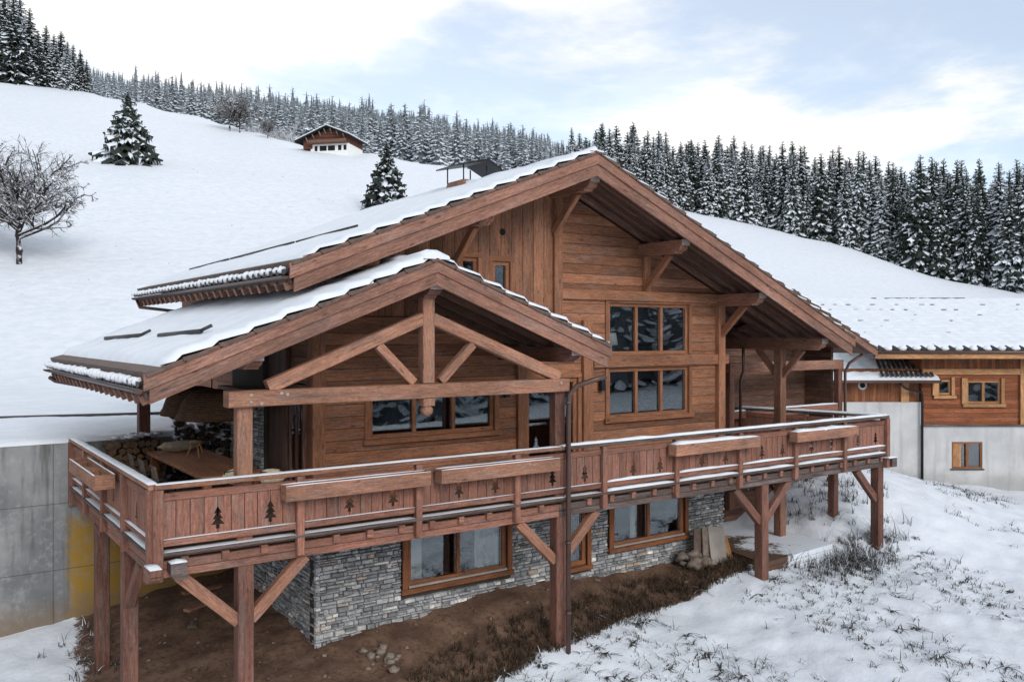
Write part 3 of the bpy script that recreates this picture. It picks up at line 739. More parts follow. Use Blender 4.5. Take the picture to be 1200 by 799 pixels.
# chimney with slanted metal cowl
ch = MB(); cx, cy = 9.25, 5.9; ch.prism([(8.76, 6.6), (9.74, 6.6), (9.60, 7.30), (8.92, 7.30)], cy-.42, cy+.42); cho = part('chimney', ch, M['fascia'])
ch = MB(); ch.prism([(8.62, 7.60), (8.64, 7.64), (9.62, 7.90), (10.14, 7.62), (10.12, 7.58), (9.60, 7.82)], cy-.52, cy+.52); part('cowl', ch, M['dark'], cho)
for x, y in ((8.92, -.4), (8.92, .4), (9.64, -.4), (9.64, .4)):
    ch = MB(); ch.tube([(x, cy+y, 7.28), (x, cy+y, 7.72)], .02, 6); part('leg', ch, M['dark'], cho)
# porch roof
PYF, PYB = -.55, 8.62
mb = MB(); roof_slab(mb, PXL, porchz(PXL)-.06, PX, PZ-.06, .13, PYF+.09, PYB if False else YW); roof_slab(mb, PX, PZ-.06, PXR, porchz(PXR)-.06, .13, PYF+.09, YW-.03)
roof_slab(mb, PXL, porchz(PXL)-.06, 3.40, porchz(3.40)-.06, .13, YW, PYB)
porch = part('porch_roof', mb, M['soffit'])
verge(porch, PXL, porchz(PXL), PX, PZ, PYF, (.24, .24)); verge(porch, PXR, porchz(PXR), PX, PZ, PYF, (.24, .24))
tiles(porch, PXL, porchz(PXL)-.06, PX, PZ-.06, PYF-.03, YW-.03); tiles(porch, PXR, porchz(PXR)-.06, PX, PZ-.06, PYF-.03, YW-.03); tiles(porch, PXL, porchz(PXL)-.06, 3.38, porchz(3.38)-.06, YW-.03, PYB)
snow_layer('snow_layer', porch, PXL, porchz(PXL)-.03, 3.38, porchz(3.38)-.03, PYF-.01, PYB, .12, edge=.05, lowgap=.22, seed=6)
snow_layer('snow_layer', porch, 3.38, porchz(3.38)-.03, PX+.02, PZ-.02, PYF-.01, YW-.03, .14, edge=.07, lowgap=-.12, seed=7)
snow_layer('snow_layer', porch, PXR, porchz(PXR)-.03, PX-.02, PZ-.02, PYF-.01, YW-.03, .10, edge=.05, lowgap=.05, seed=8)
m_ = MB(); m_.snow((PX, PYF, PZ-.02), (PX, YW-.03, PZ-.02), .5, .15, seg=.2); part('ridge_snow', m_, M['snow'], porch)
eave_dress(porch, PXL, porchz(PXL)-.10, PYF+.02, PYB, PL)
for i, y in enumerate((-.02, .55, 1.15, 1.75)):
    for xa, xb in ((PXL+.25, PX), (PXR-.2, PX)):
        m_ = MB(); m_.bar((xa, y, porchz(xa)-.26), (xb, y, PZ-.26), .10, .14); part('rafter', m_, M['soffit'], porch)
for i in range(9):
    y = 2.5+i*.68; m_ = MB(); m_.bar((PXL+.25, y, porchz(PXL)-.16), (3.38, y, porchz(3.38)-.26), .10, .14); part('rafter', m_, M['soffit'], porch)
for x, zt, y1 in ((4.66, 4.22, YW-.03), (1.42, porchz(1.42)-.34, 8.4), (7.86, porchz(7.86)-.33, YW-.03)):
    m_ = MB(); carved(m_, x, -.38, y1, zt, .25, .30); part('purlin', m_, M['post'], porch)
    m_ = MB(); m_.prism([(x-.127, zt-.16), (x+.127, zt-.16), (x+.127, zt+.002), (x-.127, zt+.002)], -.388, -.3815); part('end_cap', m_, M['endgrain'], porch)
for y0, y1, x, dz in ((7.0, 4.35, .62, .155), (3.05, .95, .80, .155)):
    m_ = MB(); m_.tube([(x, y0, porchz(x)+dz-.02), (x+.16, y1, porchz(x+.16)+dz-.01)], .04, 8)
    m_.tube([(x+.16, y1, porchz(x+.16)+dz), (x+.30, y1-.12, porchz(x+.3)+dz+.03)], .03, 6); part('snow_guard', m_, M['tile'], porch)
# truss
tr = MB(); tr.box(1.10, 7.94, -.06, .22, 2.12, 2.38, bev=.014); truss = part('truss', tr, M['truss'])
YT = .05
post('king_post', M['truss'], truss, 4.70, YT, 2.395, 4.00, .24, .20)
sub('top_chord', M['truss'], truss, ((1.75, YT, 2.42), (4.60, YT, 3.55), .18, .22)); sub('top_chord', M['truss'], truss, ((7.72, YT, 2.42), (4.80, YT, 3.55), .18, .22))
sub('strut', M['truss'], truss, ((4.42, YT, 2.41), (3.72, YT, 3.08), .14, .16)); sub('strut', M['truss'], truss, ((4.98, YT, 2.41), (5.68, YT, 3.08), .14, .16))
m_ = MB(); m_.box(4.58, 4.82, -.05, .15, 1.98, 2.115, 'z'); m_.lathe((4.70, .05, 1.78), [(.0, 0), (.05, .01), (.11, .07), (.12, .14), (.07, .2)], 12); part('pendant_drop', m_, M['truss'], truss)
for bx in ((1.45, 2.20), (1.45, 2.31), (1.95, 2.32), (1.62, 2.17), (7.72, 2.3), (2.05, 2.30)):
    m_ = MB(); m_.tube([(bx[0], -.073, bx[1]), (bx[0], -.058, bx[1])], .028, 10); part('bolt', m_, M['slab'], truss)
# ---- balcony
dk = MB(); dk.box(.05, 19.25, .02, 2.19, -.10, -.035); dk.box(.05, 3.38, 2.19, 7.20, -.10, -.035); dk.box(15.02, 18.6, 2.19, 5.2, -.10, -.035)
bal = part('balcony', dk, M['deck'])
def rail_run(o, d, posts, firs_at, L, snowt, split, open_first=False, capsnow=None):
    """one straight run: o origin, d unit direction (outward normal on the right-hand side is given by the run)"""
    o = V(o); d = V(d).normalized(); n = d.cross(V((0, 0, 1))).normalized()
    def Pt(s, off, z): return o+d*s+n*off+V((0, 0, z))
    mat = lambda s: M['rail'] if s < split else M['rail']
    # handrail in two lengths, panel rails, ledge
    segs = [(0, min(L, split)), (split, L)] if split < L else [(0, L)]
    for a, b in segs:
        m_ = MB(); m_.bar(Pt(a+.002, 0, .985), Pt(b-.002, 0, .985), .15, .075); part('handrail', m_, M['beam'] if a < split else M['wet_shaded'], bal)  # past the split the rail's shade is put into a darker wood
        m_ = MB(); m_.snow(Pt(a+.02, 0, 1.023), Pt(b-.02, 0, 1.023), .14, snowt if a < split else snowt*2.6, seed=a); part('rail_snow', m_, M['snow'], bal)
    for (a, b) in zip(posts, posts[1:]):
        a2, b2 = a+.067, b-.067
        m_ = MB(); m_.bar(Pt(a2, -.03, .82), Pt(b2, -.03, .82), .07, .12); m_.bar(Pt(a2, -.03, .13), Pt(b2, -.03, .13), .08, .11); part('panel_rail', m_, M['rail'], bal)
        m_ = MB(); m_.snow(Pt(a2, -.03+.02, .186), Pt(b2, -.03+.02, .186), .09, .007 if a < split else .04, seed=a+3); part('panel_snow', m_, M['snow'], bal)
        m_ = MB(); m_.snow(Pt(a2, -.06, -.005), Pt(b2, -.06, -.005), .20, .006 if a < split else .05, seed=a+5); part('ledge_snow', m_, M['snow'], bal)
        nb = max(3, round((b2-a2)/.205)); bw = (b2-a2)/nb; m_ = MB()
        cut = [int(nb*.30), int(nb*.72)] if nb > 5 else [nb//2]
        for i in range(nb):
            s0, s1 = a2+i*bw+.006, a2+(i+1)*bw-.006
            L_, R_ = i-1 in cut, i in cut       # right / left half of a fir cut at the joint
            z0, z1, zc = .19, .76, .425
            half = [(0, .17), (.018, .17), (.018, .085)] if False else None
            prof = [(-.135, 0), (-.135, .016), (-.085, .016), (-.085, .075), (-.02, .022), (-.02, .055), (.05, .016), (.05, .042), (.13, 0)]
            pts = [(s0, z0)]
            if True: pts.append((s1, z0))
            if R_: pts += [(s1-x*1.35, zc+z*1.3) for z, x in prof]
            pts.append((s1, z1)); pts.append((s0, z1))
            if L_: pts += [(s0+x*1.35, zc+z*1.3) for z, x in prof[::-1]]
            th = .026
            f0 = [Pt(s, -.02, z) for s, z in pts]; f1 = [Pt(s, -.02-th, z) for s, z in pts]
            ou = random.random()*9
            m_.face(f0, [(z+ou, s) for s, z in pts]); m_.face(f1[::-1], [(z+ou, s) for s, z in pts][::-1])
            for q in range(len(pts)):
                w = (q+1) % len(pts)
                m_.face([f0[w], f0[q], f1[q], f1[w]], [(pts[w][1], pts[w][0]), (pts[q][1], pts[q][0]), (pts[q][1], pts[q][0]+.02), (pts[w][1], pts[w][0]+.02)])
        part('railing_panel', m_, M['rail'], bal)
    for i, s in enumerate(posts):
        m_ = MB(); zt = .945; w = .15 if i in (0, len(posts)-1) else .125
        m_.bar(Pt(s, .012, -.34 if i not in (0, len(posts)-1) else -.42), Pt(s, .012, zt), w, w, up=tuple(n)); part('baluster_post', m_, M['rail'], bal)
    m_ = MB(); m_.bar(Pt(.08, -.07, -.03), Pt(L-.08, -.07, -.03), .30, .05); part('ledge', m_, M['wet_shaded'], bal)
FP = [.05, 2.28, 4.49, 6.66, 8.89, 11.02, 13.15, 15.24, 17.30, 19.27]
rail_run((0, 0, 0), (1, 0, 0), FP, None, 19.32, .018, 7.75)
SP = [.0, 1.42, 1.92+0, 3.68, 5.54, 7.16]
rail_run((0, 7.2, 0), (0, -1, 0), [.04, 1.66, 3.52, 5.28, 7.13], None, 7.2, .03, 99)
rail_run((19.27, 0.02, 0), (-1.27, 4.2, 0), [.05, 2.2, 4.38], None, 4.38, .018, 0)
for z0, z1 in ((-.275, -.15), (-.40, -.283)):
    for a, b, mm in ((.02, 7.75, 'rail'), (7.76, 19.3, 'wet_shaded')):
        m_ = MB(); m_.box(a, b, .045, .23, z0, z1); part('edge_beam', m_, M[mm], bal)
    m_ = MB(); m_.box(.03, .21, .24, 7.18, z0, z1, 'y'); part('edge_beam', m_, M['rail'], bal)
m_ = MB(); m_.bar((19.1, .15, -.27), (18.0, 4.2, -.27), .18, .24); part('edge_beam', m_, M['wet_shaded'], bal)
for x in [.45+.62*i for i in range(31)]:
    m_ = MB(); m_.box(x-.055, x+.055, -.02, 2.15, -.148, -.102, 'y', bev=.004); m_.box(x-.055, x+.055, -.01, .044, -.235, -.149, 'y', bev=.004); part('joist', m_, M['rail'], bal)
for x in (-.075, .165):     # beam ends at the corner with a cap of snow
    pass
m_ = MB(); carved(m_, -.06, -.42, .02, -.15, .16, .25); part('beam_end', m_, M['rail'], bal)
m_ = MB(); m_.prism([(.20, -.15), (.44, -.15), (.44, -.40), (.26, -.40), (.20, -.30)], -.20, .03); part('beam_end', m_, M['wet_shaded'], bal)
for a_, b_, w_, t_ in (((-.06, -.42, -.148), (-.06, -.05, -.148), .17, .03), ((.20, -.09, -.148), (.44, -.09, -.148), .20, .03), ((19.15, -.05, -.148), (19.55, -.05, -.148), .24, .06)):
    m_ = MB(); m_.snow(a_, b_, w_, t_); part('end_snow', m_, M['snow'], bal)
m_ = MB(); m_.box(19.31, 19.55, -.16, .08, -.40, -.15); part('beam_end', m_, M['wet_shaded'], bal)
def bpost(x, y, ztop=-.405, w=.25, m='post', zb=None):
    return post('post', M[m], bal, x, y, (gz(x, y) if zb is None else zb)-.4, ztop, w, w)
for x in (1.42, 7.84, 14.2, 19.14): bpost(x, .19)
post('upper_post', M['truss'], bal, 1.40, .165, -.034, 2.115, .25, .20); post('upper_post', M['post'], bal, 7.80, .165, -.034, 2.115, .25, .20)
post('upper_post', M['post'], bal, 1.42, 7.05, -.03, porchz(1.42)-.65, .24, .24)
sub('brace', M['post'], bal, ((7.62, .6, 1.35), (7.62, .05, 2.1), .10, .12)) if False else None
bpost(.14, 4.72); bpost(.14, 2.3)
bpost(3.2, .9, -.12, .14) if False else None
for x, s in ((1.42, -1), (1.42, 1), (7.84, -1), (7.84, 1), (14.2, -1), (14.2, 1), (19.14, -1)):
    sub('brace', M['beam'] if x < 14 else M['post'], bal, ((x+s*.10, .19, -1.30), (x+s*1.02, .19, -.42), .15, .19))
sub('brace', M['post'], bal, ((.12, 2.2, -1.30), (.12, 1.25, -.42), .15, .19))
# right-hand terrace posts carry the main purlin
pr = post('terrace_post', M['beam'], bal, 17.52, 2.2, gz(17.52, 2.2)-.4, 2.82, .25, .25)
bpost(15.2, 3.1, -.12, .25); bpost(19.2, 1.62, -.15, .22); bpost(16.2, 4.8, -.12, .22)
for s in (-1, 1): sub('brace', M['beam'], roof, ((17.52, 2.2+s*.10, 2.10), (17.52, 2.2+s*.78, 2.84), .12, .16))
# downpipes
m_ = MB(); m_.tube([(8.52, -.50, 2.42), (8.3, -.42, 2.36), (8.0, -.22, 2.24), (7.88, -.13, 2.05), (7.86, -.12, 1.7), (7.86, -.12, gz(7.86, -.12)-.2)], .052, 12); dp = part('downpipe', m_, M['gutter'])
for z in (1.9, -.9, -2.3):
    m_ = MB(); m_.tube([(7.86, -.12, z-.03), (7.86, -.12, z+.03)], .064, 12); part('clip', m_, M['gutter'], dp)
m_ = MB(); m_.tube([(-.30, 8.3, 2.30), (-.2, 8.2, 2.22), (1.28, 7.15, 1.90), (1.28, 7.05, 1.8)], .045, 10); part('downpipe', m_, M['gutter'])
m_ = MB(); m_.tube([(2.25, 11.6, 4.2), (2.3, 11.5, 4.0), (3.3, 10.6, 3.85)], .045, 10); part('downpipe', m_, M['gutter'])
# ---- annex loggia behind the right-hand terrace
ax = MB(); AZ, AX, ASL = 4.55, 19.35, .41
az = lambda x: AZ-abs(x-AX)*ASL
roof_slab(ax, 16.8, az(16.8)-.05, AX, AZ-.05, .13, 3.05, 9); roof_slab(ax, AX, AZ-.05, 23.62, az(23.62)-.05, .13, 3.05, 9)
anx = part('annex_roof', ax, M['soffit'])
m_ = MB(); m_.prism([(AX, AZ), (23.66, az(23.66)), (23.66, az(23.66)-.26), (AX, AZ-.26)], 2.98, 3.04); part('verge_board', m_, M['fascia'], anx)
tiles(anx, 23.62, az(23.62)-.05, AX, AZ-.05, 2.95, 9); snow_layer('snow_layer', anx, 23.62, az(23.62)-.02, AX, AZ-.02, 2.97, 9, .10, seed=12, lowgap=.05)
for x, zt in ((22.4, az(22.4)-.20),):
    m_ = MB(); carved(m_, x, 3.2, 9, zt, .22, .28); part('purlin', m_, M['post'], anx)
lg = MB(); lg.box(17.0, 22.77, 5.2, 5.3, -.4, 2.30); lg.box(17.3, 22.9, 4.05, 4.15, -2.4, .05); lg.box(22.78, 22.9, 4.15, 8.8, -2.4, 2.9, 'y'); lg.prism([(15.1, 2.31), (22.77, 2.31), (22.77, az(22.77)-.2), (AX, AZ-.2), (17.2, az(17.2)-.2), (15.1, 3.4)], 5.2, 5.3)
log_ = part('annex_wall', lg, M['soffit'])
m_ = MB(); m_.box(17.3, 23.0, 3.82, 4.04, 2.10, 2.40); part('annex_beam', m_, M['beam'], log_)
for x in (17.4, 22.85): post('annex_post', M['post'], log_, x, 3.93, -2.0, 2.10, .22, .2)
m_ = MB(); m_.box(17.5, 22.75, 3.86, 4.0, .70, .93); part('annex_rail', m_, M['rail'], log_)
m_ = MB(); m_.snow((17.5, 3.93, .93), (22.75, 3.93, .93), .14, .04); part('rail_snow', m_, M['snow'], log_)
m_ = MB(); m_.tube([(23.3, 3.3, 2.6), (23.0, 3.6, 2.3), (22.98, 3.75, 2.0), (22.98, 3.75, -1.6)], .05, 10); part('downpipe', m_, M['gutter'])
m_ = MB(); m_.tube([(16.9, 3.0, 2.9), (16.9, 3.0, 2.2), (17.25, 3.4, 1.9), (17.25, 3.4, 0)], .045, 10); part('downpipe', m_, M['gutter'])
# ------------------------------------------------------------------ things on and by the chalet
def flower_box(x0, x1, y, zt, snow, label, along='x', w=.24):
    L = x1-x0; r = empty('flower_box', ((x0+x1)/2, y, zt-.25) if along == 'x' else (y, (x0+x1)/2, zt-.25), 0 if along == 'x' else math.pi/2)
    tag(r, label, 'flower box', 'flower boxes hung on the balcony railing')
    h, t = .25, .028
    b = MB(); b.box(-L/2, L/2, -w/2, -w/2+t, 0, h); b.box(-L/2, L/2, w/2-t, w/2, 0, h); b.box(-L/2, -L/2+t, -w/2+t, w/2-t, .0, h, 'y'); b.box(L/2-t, L/2, -w/2+t, w/2-t, 0, h, 'y'); b.box(-L/2+t, L/2-t, -w/2+t, w/2-t, 0, .03)
    b.build('planter', M['truss'], r)
    b = MB(); b.box(-.014, .014, -w/2+t, w/2-t, .03, h-.01, 'y'); b.build('divider', M['truss'], r)
    s = MB()
    if snow > .02: s.snow((-L/2+.01, 0, h-.02), (L/2-.01, 0, h-.02), w-.01, snow+.02)
    else:
        for yy in (-w/2+.014, w/2-.014): s.snow((-L/2, yy, h-.003), (L/2, yy, h-.003), .028, .012)
    s.build('snow_rim', M['snow'], r)
    return r
flower_box(1.93, 4.58, -.20, .85, .012, 'long empty flower box, first on the front railing from the balcony corner')
flower_box(4.80, 7.50, -.20, .85, .012, 'long empty flower box just left of the front downpipe')
flower_box(10.72, 13.52, -.20, .86, .05, 'snow topped flower box under the big gable windows')
flower_box(14.92, 17.48, -.20, .86, .05, 'snow topped flower box nearest the far balcony corner')
flower_box(2.4, 4.9, -.24, .88, .012, 'empty two compartment flower box on the short side railing', along='y', w=.34)
# table, chairs, lamps
t = tag(empty('dining_table', (1.85, 4.05, -.035)), 'long brown wooden dining table on the covered terrace', 'table')
b = MB(); b.box(-.58, .58, -2.05, 2.05, .72, .785, 'y'); b.build('tabletop', M['frame'], t)
for x in (-.45, .45):
    for y in (-1.9, 1.9):
        b = MB(); b.box(x-.07, x+.07, y-.07, y+.07, 0, .718, 'z'); b.build('leg', M['bframe'], t)
def chair(name, label, x, y, rz, grp, fleece):
    r = tag(empty(name, (x, y, -.035), rz), label, 'chair', grp)
    b = MB(); b.box(-.22, .22, -.21, .21, .44, .46); b.build('seat', M['dark'], r)
    for sx in (-.2, .2):
        for sy in (-.19, .19):
            b = MB(); b.tube([(sx, sy, 0), (sx*.95, sy*.95, .44)], .014, 6); b.build('leg', M['dark'], r)
    b = MB()
    b.tube([(-.21, .20, .45), (-.22, .27, .86), (.22, .27, .86), (.21, .20, .45)], .015, 6)
    for i in range(5):
        z = .52+i*.075; b.tube([(-.215, .21+i*.012, z), (.215, .21+i*.012, z)], .007, 5)
    for i in range(5):
        xx = -.15+i*.075; b.tube([(xx, .205, .46), (xx, .268, .86)], .007, 5)
    b.build('backrest', M['rock'] if not fleece else M['dark'], r)
    if fleece:
        b = MB(); b.lump((0, .24, .76), .25, .07, .14, seed=x, n=10, k=14, amp=.08); b.lump((0, .02, .49), .24, .22, .07, seed=x+2, n=8, k=14); b.build('sheepskin', M['wool'], r)
    return r
for y, l in ((5.2, 'wire garden chair at the table, farthest from the front railing'), (4.3, 'wire garden chair at the middle of the long table'), (3.3, 'wire garden chair at the table nearest the balcony corner')):
    chair('wire_chair', l, 1.02, y, math.pi/2, 'chairs on the rail side of the table', False)
chair('fleece_chair', 'chair draped in a cream sheepskin beside the front porch post', 1.85, 2.15, math.pi, 'sheepskin chairs', True)
chair('fleece_chair', 'chair draped in a cream sheepskin on the house side of the table', 2.36, 1.75, math.pi, 'sheepskin chairs', True)
r = tag(empty('stool', (1.9, 4.6, .752)), 'small wooden stool with splayed legs standing on the table', 'stool')
b = MB(); b.lathe((0, 0, .30), [(0, 0), (.15, 0), (.15, .03), (0, .03)], 16); b.build('seat', M['ntrim'], r)
for k in range(3):
    a = k*2.09+.5; b = MB(); b.tube([(math.cos(a)*.08, math.sin(a)*.08, .30), (math.cos(a)*.2, math.sin(a)*.2, 0)], .016, 6); b.build('leg', M['ntrim'], r)
b = MB(); b.lump((1.85, 5.75, .87), .42, .16, .12, seed=4, n=8, k=14, amp=.15); tag(b.build('blanket', M['wool']), 'tan blanket rolled on the far end of the dining table', 'blanket')
for y, l in ((3.55, 'brown wicker basket lampshade hanging over the table nearest the front railing'), (4.75, 'brown wicker basket lampshade hanging over the far half of the table')):
    r = tag(empty('pendant_lamp', (1.9, y, 1.62)), l, 'lamp', 'wicker lamps under the porch')
    b = MB(); b.lathe((0, 0, 0), [(.56, .02), (.66, 0), (.68, .05), (.62, .14), (.55, .34), (.40, .52), (.16, .58), (.0, .59)], 28); b.build('lamp_shade', M['wicker'], r)
    b = MB(); b.tube([(0, 0, .58), (0, 0, porchz(1.9)-.26-1.62)], .012, 6); b.build('cord', M['dark'], r)
# firewood
rr = random.Random(11); k = 0
ends = plain('cut_log_end', (.19, .115, .065), .9, 0, .35, 12)
logproto = []
for i in range(4):
    b = MB(); n = 10; R0 = .075; pr0 = [R0*(1+.18*math.sin(j*2.3+i)) for j in range(n)]
    A0 = [V((math.cos(2*math.pi*j/n)*pr0[j], -.24, math.sin(2*math.pi*j/n)*pr0[j])) for j in range(n)]; A1 = [p+V((0, .48, 0)) for p in A0]
    for j in range(n): b.face([A0[j], A0[(j+1) % n], A1[(j+1) % n], A1[j]], [(0, 0)]*4, 0, True)
    b.face(A0[::-1], [(0, 0)]*n, 1); b.face(A1, [(0, 0)]*n, 1)
    o = b.build('firewood_log', [M['bark'], ends]); logproto.append(o)
used = set()
for row in range(7):
    for c in range(8-row % 2):
        i = rr.randrange(4); o = logproto[i]
        if i in used: o = o.copy(); COL.objects.link(o)
        used.add(i)
        o.location = (.62+c*.155+(row % 2)*.077+rr.uniform(-.01, .01), 6.72+rr.uniform(-.05, .05), .045+row*.138)
        o.rotation_euler = (0, rr.uniform(0, 6), rr.uniform(-.12, .12)); s = rr.uniform(.85, 1.15); o.scale = (s, 1, s)
        tag(o, 'round split log in the low stack behind the side railing', 'log', 'logs stacked behind the side railing')
b = MB()
for i in range(14): b.lump((.62+rr.random()*1.1, 6.6+rr.random()*.3, 1.045+rr.uniform(-.02, .02)), .10, .10, .035, seed=i)
tag(b.build('snow', M['snow']), 'snow lying on the low log stack', 'snow', kind='stuff')
b = MB()
for i in range(420):
    x = 2.0+rr.random()*1.30; z = rr.random()*1.5; y = 6.62+rr.uniform(-.10, .22); L = rr.uniform(.14, .3)
    a = V((rr.uniform(-.5, .5), -1, rr.uniform(-.35, .35))).normalized()
    if z > 1.25+.2*math.sin(x*7): continue
    rs = rr.uniform(.03, .06); c = V((x, y, z))
    b.tube([c-a*L, c+a*L*.3], rs, 5, m=0 if rr.random() < .8 else 1)
    if rr.random() < .9: b.lump(c-a*L*.8+V((0, 0, rs)), .10, .10, .045, m=2, seed=i, n=4, k=6)
tag(b.build('firewood', [M['bark'], ends, M['snow']]), 'heap of snowy split firewood against the wall behind the table', 'firewood', kind='stuff')
# retaining wall, with snow on its top
b = MB(); b.box(-40, 3.50, 7.22, 7.60, -4.2, .93); tag(b.build('retaining_wall', M['concrete']), 'grey cast concrete retaining wall with a yellow stain by the balcony', 'wall')
b = MB(); b.snow((-40, 7.44, .925), (3.4, 7.44, .925), .46, .10, seg=.3, seed=2); tag(b.build('snow', M['snow']), 'snow lying along the top of the concrete wall', 'snow', kind='stuff')
k0, k1 = at(-220, 500, 22.4), at(345, 487.5, 25.6)
b = MB(); b.bar((k0.x, k0.y, gz(k0.x, k0.y)+.02), (k1.x, k1.y, gz(k1.x, k1.y)+.04), .12, .07, m=0); tag(b.build('kerb', M['tile']), 'dark kerb edge along the snowed over drive', 'kerb', kind='structure')
# slabs, rubble, planks under the balcony
rr = random.Random(5)
for i, (dx, w, h, tl, mt, l) in enumerate(((0, .50, .95, .30, 'slab', 'pale stone slab leaning in front of the stone wall'), (-.10, .48, .90, .20, 'rock', 'dark stone slab leaning behind the pale slab'), (-.22, .5, .86, .14, 'tileedge', 'darkest stone slab leaning against the stone wall'), (.34, .36, .62, .36, 'ntrim', 'orange board leaning beside the pale stone slab'))):
    x, y = 14.05+dx*1.5, 1.75-i*.02+.08*i; zb = gz(x, y-.35)
    b = MB(); b.box(-w/2, w/2, -.025, .025, 0, h, 'z', bev=.01)
    o = b.build('stone_slab' if mt != 'ntrim' else 'board', M[mt]); o.location = (x, y-.35+.09*i*(i < 3), zb-.03); o.rotation_euler = (-tl, .10*(1 if i != 3 else -.6), -.2)
    tag(o, l, 'slab' if mt != 'ntrim' else 'board', 'stone slabs leaning by the wall' if mt != 'ntrim' else None)
b = MB()
for i in range(16):
    x, y = 13.1+rr.random()*.65, 1.35+rr.random()*.6; s = rr.uniform(.07, .17); b.lump((x, y, gz(x, y)+s*.5+rr.random()*.12), s*1.2, s, s*.8, seed=i, n=5, k=6, amp=.5)
tag(b.build('rubble', M['rock']), 'small heap of stone rubble at the foot of the stone wall', 'rubble', kind='stuff')
for i in range(17):
    x, y = 4.45+rr.gauss(0, .22), 1.2+rr.gauss(0, .2); s = rr.uniform(.035, .09); b = MB(); b.lump((0, 0, 0), s*1.2, s, s*.8, seed=i+40, n=6, k=8, amp=.45)
    o = b.build('stone', M['rock']); o.location = (x, y, gz(x, y)+s*.4); tag(o, 'small brown stone lying on bare earth before the stone wall', 'stone', 'loose stones on the earth')
for i, (x, y, L, rz, l) in enumerate(((2.3, 5.6, .9, .5, 'pale offcut plank lying on the earth under the terrace'), (2.7, 6.3, 1.3, .1, 'longest plank on the earth close to the yellow stained wall'), (1.9, 4.9, .35, 1.2, 'short dark timber block on the earth under the terrace'))):
    b = MB(); b.box(-L/2, L/2, -.09, .09, 0, .06); o = b.build('plank', M['truss'] if i != 2 else M['wet_shaded']); o.location = (x, y, gz(x, y)+.03); o.rotation_euler = (0, 0, rz); tag(o, l, 'plank')
def snowydeck():
    t = NT('snowy_platform'); uv = t.n('ShaderNodeUVMap'); sp = t.n('ShaderNodeSeparateXYZ'); t.l(uv.outputs[0], sp.inputs[0]); geo = t.n('ShaderNodeNewGeometry')
    fr = t.math('FRACT', t.math('DIVIDE', sp.outputs[1], .14)); g = t.ramp(t.math('ABSOLUTE', t.math('SUBTRACT', fr, .5)), .43, .48)
    n = t.noise(geo.outputs['Position'], 1.1, 5, .6); n2 = t.noise(geo.outputs['Position'], 12, 4)
    w_ = t.mix(g, t.mix(n2, (.07, .042, .03), (.15, .09, .065)), (.015, .011, .009))
    pos = t.n('ShaderNodeSeparateXYZ'); t.l(geo.outputs['Position'], pos.inputs[0])
    k = t.ramp(t.math('ADD', t.math('MULTIPLY', t.math('SUBTRACT', pos.outputs[0], 16.0), .16), t.math('ADD', n, t.math('MULTIPLY', t.math('SUBTRACT', n2, .5), .35))), .48, .62)
    return t.done(t.mix(t.math('MULTIPLY', k, t.math('SUBTRACT', 1.0, t.math('MULTIPLY', g, .5))), w_, (.75, .79, .85)), .8, .2)
b = MB(); b.prism([(14.7, .55), (17.9, .75), (18.2, 3.6), (15.3, 3.6)], -3.05, -2.48, plane='xy'); tag(b.build('platform', snowydeck()), 'low snow dusted wooden platform on the ground beneath the right-hand terrace', 'platform')
# clods on the bare soil
b = MB()
for i in range(700):
    x, y = rr.uniform(-.2, 15), rr.uniform(-1.2, 7)
    if x > 3.3 and y > 2.1: continue
    if float(dirtmask(np.array([x]), np.array([y]))[0]) < .7: continue
    s = rr.uniform(.012, .05)*(1 if rr.random() < .93 else 1.6); b.lump((x, y, gz(x, y)+s*.2), s*1.2, s, s*.7, seed=i, n=4, k=5, amp=.4, m=0 if rr.random() < .75 else 1)
soil = plain('soil_clod', (.12, .075, .052), .95, 0, .4, 9, .4)
tag(b.build('clods', [soil, M['rock']]), 'crumbled earth clods and pebbles under the balcony', 'earth', kind='stuff')
# ------------------------------------------------------------------ grass through the snow
def tufts(name, pts, mat, label, hmin, hmax, nb, lean, snow=.3, wd=1.0):
    r = random.Random(9); vs = []; fs = []; mi = []
    for (x, y, s) in pts:
        z = gz(x, y)
        for i in range(r.randint(*nb)):
            a = r.uniform(0, 6.283); L = r.uniform(hmin, hmax)*s; le = r.uniform(*lean); px, py = x+r.gauss(0, .05)*s, y+r.gauss(0, .05)*s
            w = r.uniform(.005, .012)*wd; ca, sa = math.cos(a), math.sin(a); pr = []
            for k in range(4):
                q = k/3; hz = L*(q-le*.55*q*q); out = L*le*q*q*.9
                pr.append(((px+ca*out, py+sa*out, z-.03+hz), w*(1-q*.75)))
            b0 = len(vs)
            for (c, ww) in pr: vs.append((c[0]-sa*ww, c[1]+ca*ww, c[2])); vs.append((c[0]+sa*ww, c[1]-ca*ww, c[2]))
            sn = r.random() < snow
            for k in range(3): fs.append((b0+2*k, b0+2*k+1, b0+2*k+3, b0+2*k+2)); mi.append(1 if sn and k >= 1 else 0)
    me = np_mesh(name, vs, fs, [mat, M['tsnow']], mi); return tag(link(name, me), label, 'grass', kind='stuff')
r = random.Random(21); pts = []
def dens(x, y): return float(fbm(np.array([x*.42]), np.array([y*.42]), 3, 77)[0])
while len(pts) < 1900:
    u, D = r.uniform(480, 1230), r.uniform(13.0, 36); p = at(u, 391, D); x, y = p.x, p.y
    if y > 1.2 and x < 15.2: continue
    if float(dirtmask(np.array([x]), np.array([y]))[0]) > .4: continue
    if dens(x, y)+r.gauss(0, .05) < .035: continue
    pts.append((x, y, r.uniform(.6, 1.25)))
tufts('snowy_grass', pts, M['blade'], 'withered grass tufts poking through thin snow on the slope', .10, .34, (3, 8), (.5, 1.5), .35)
pts = []
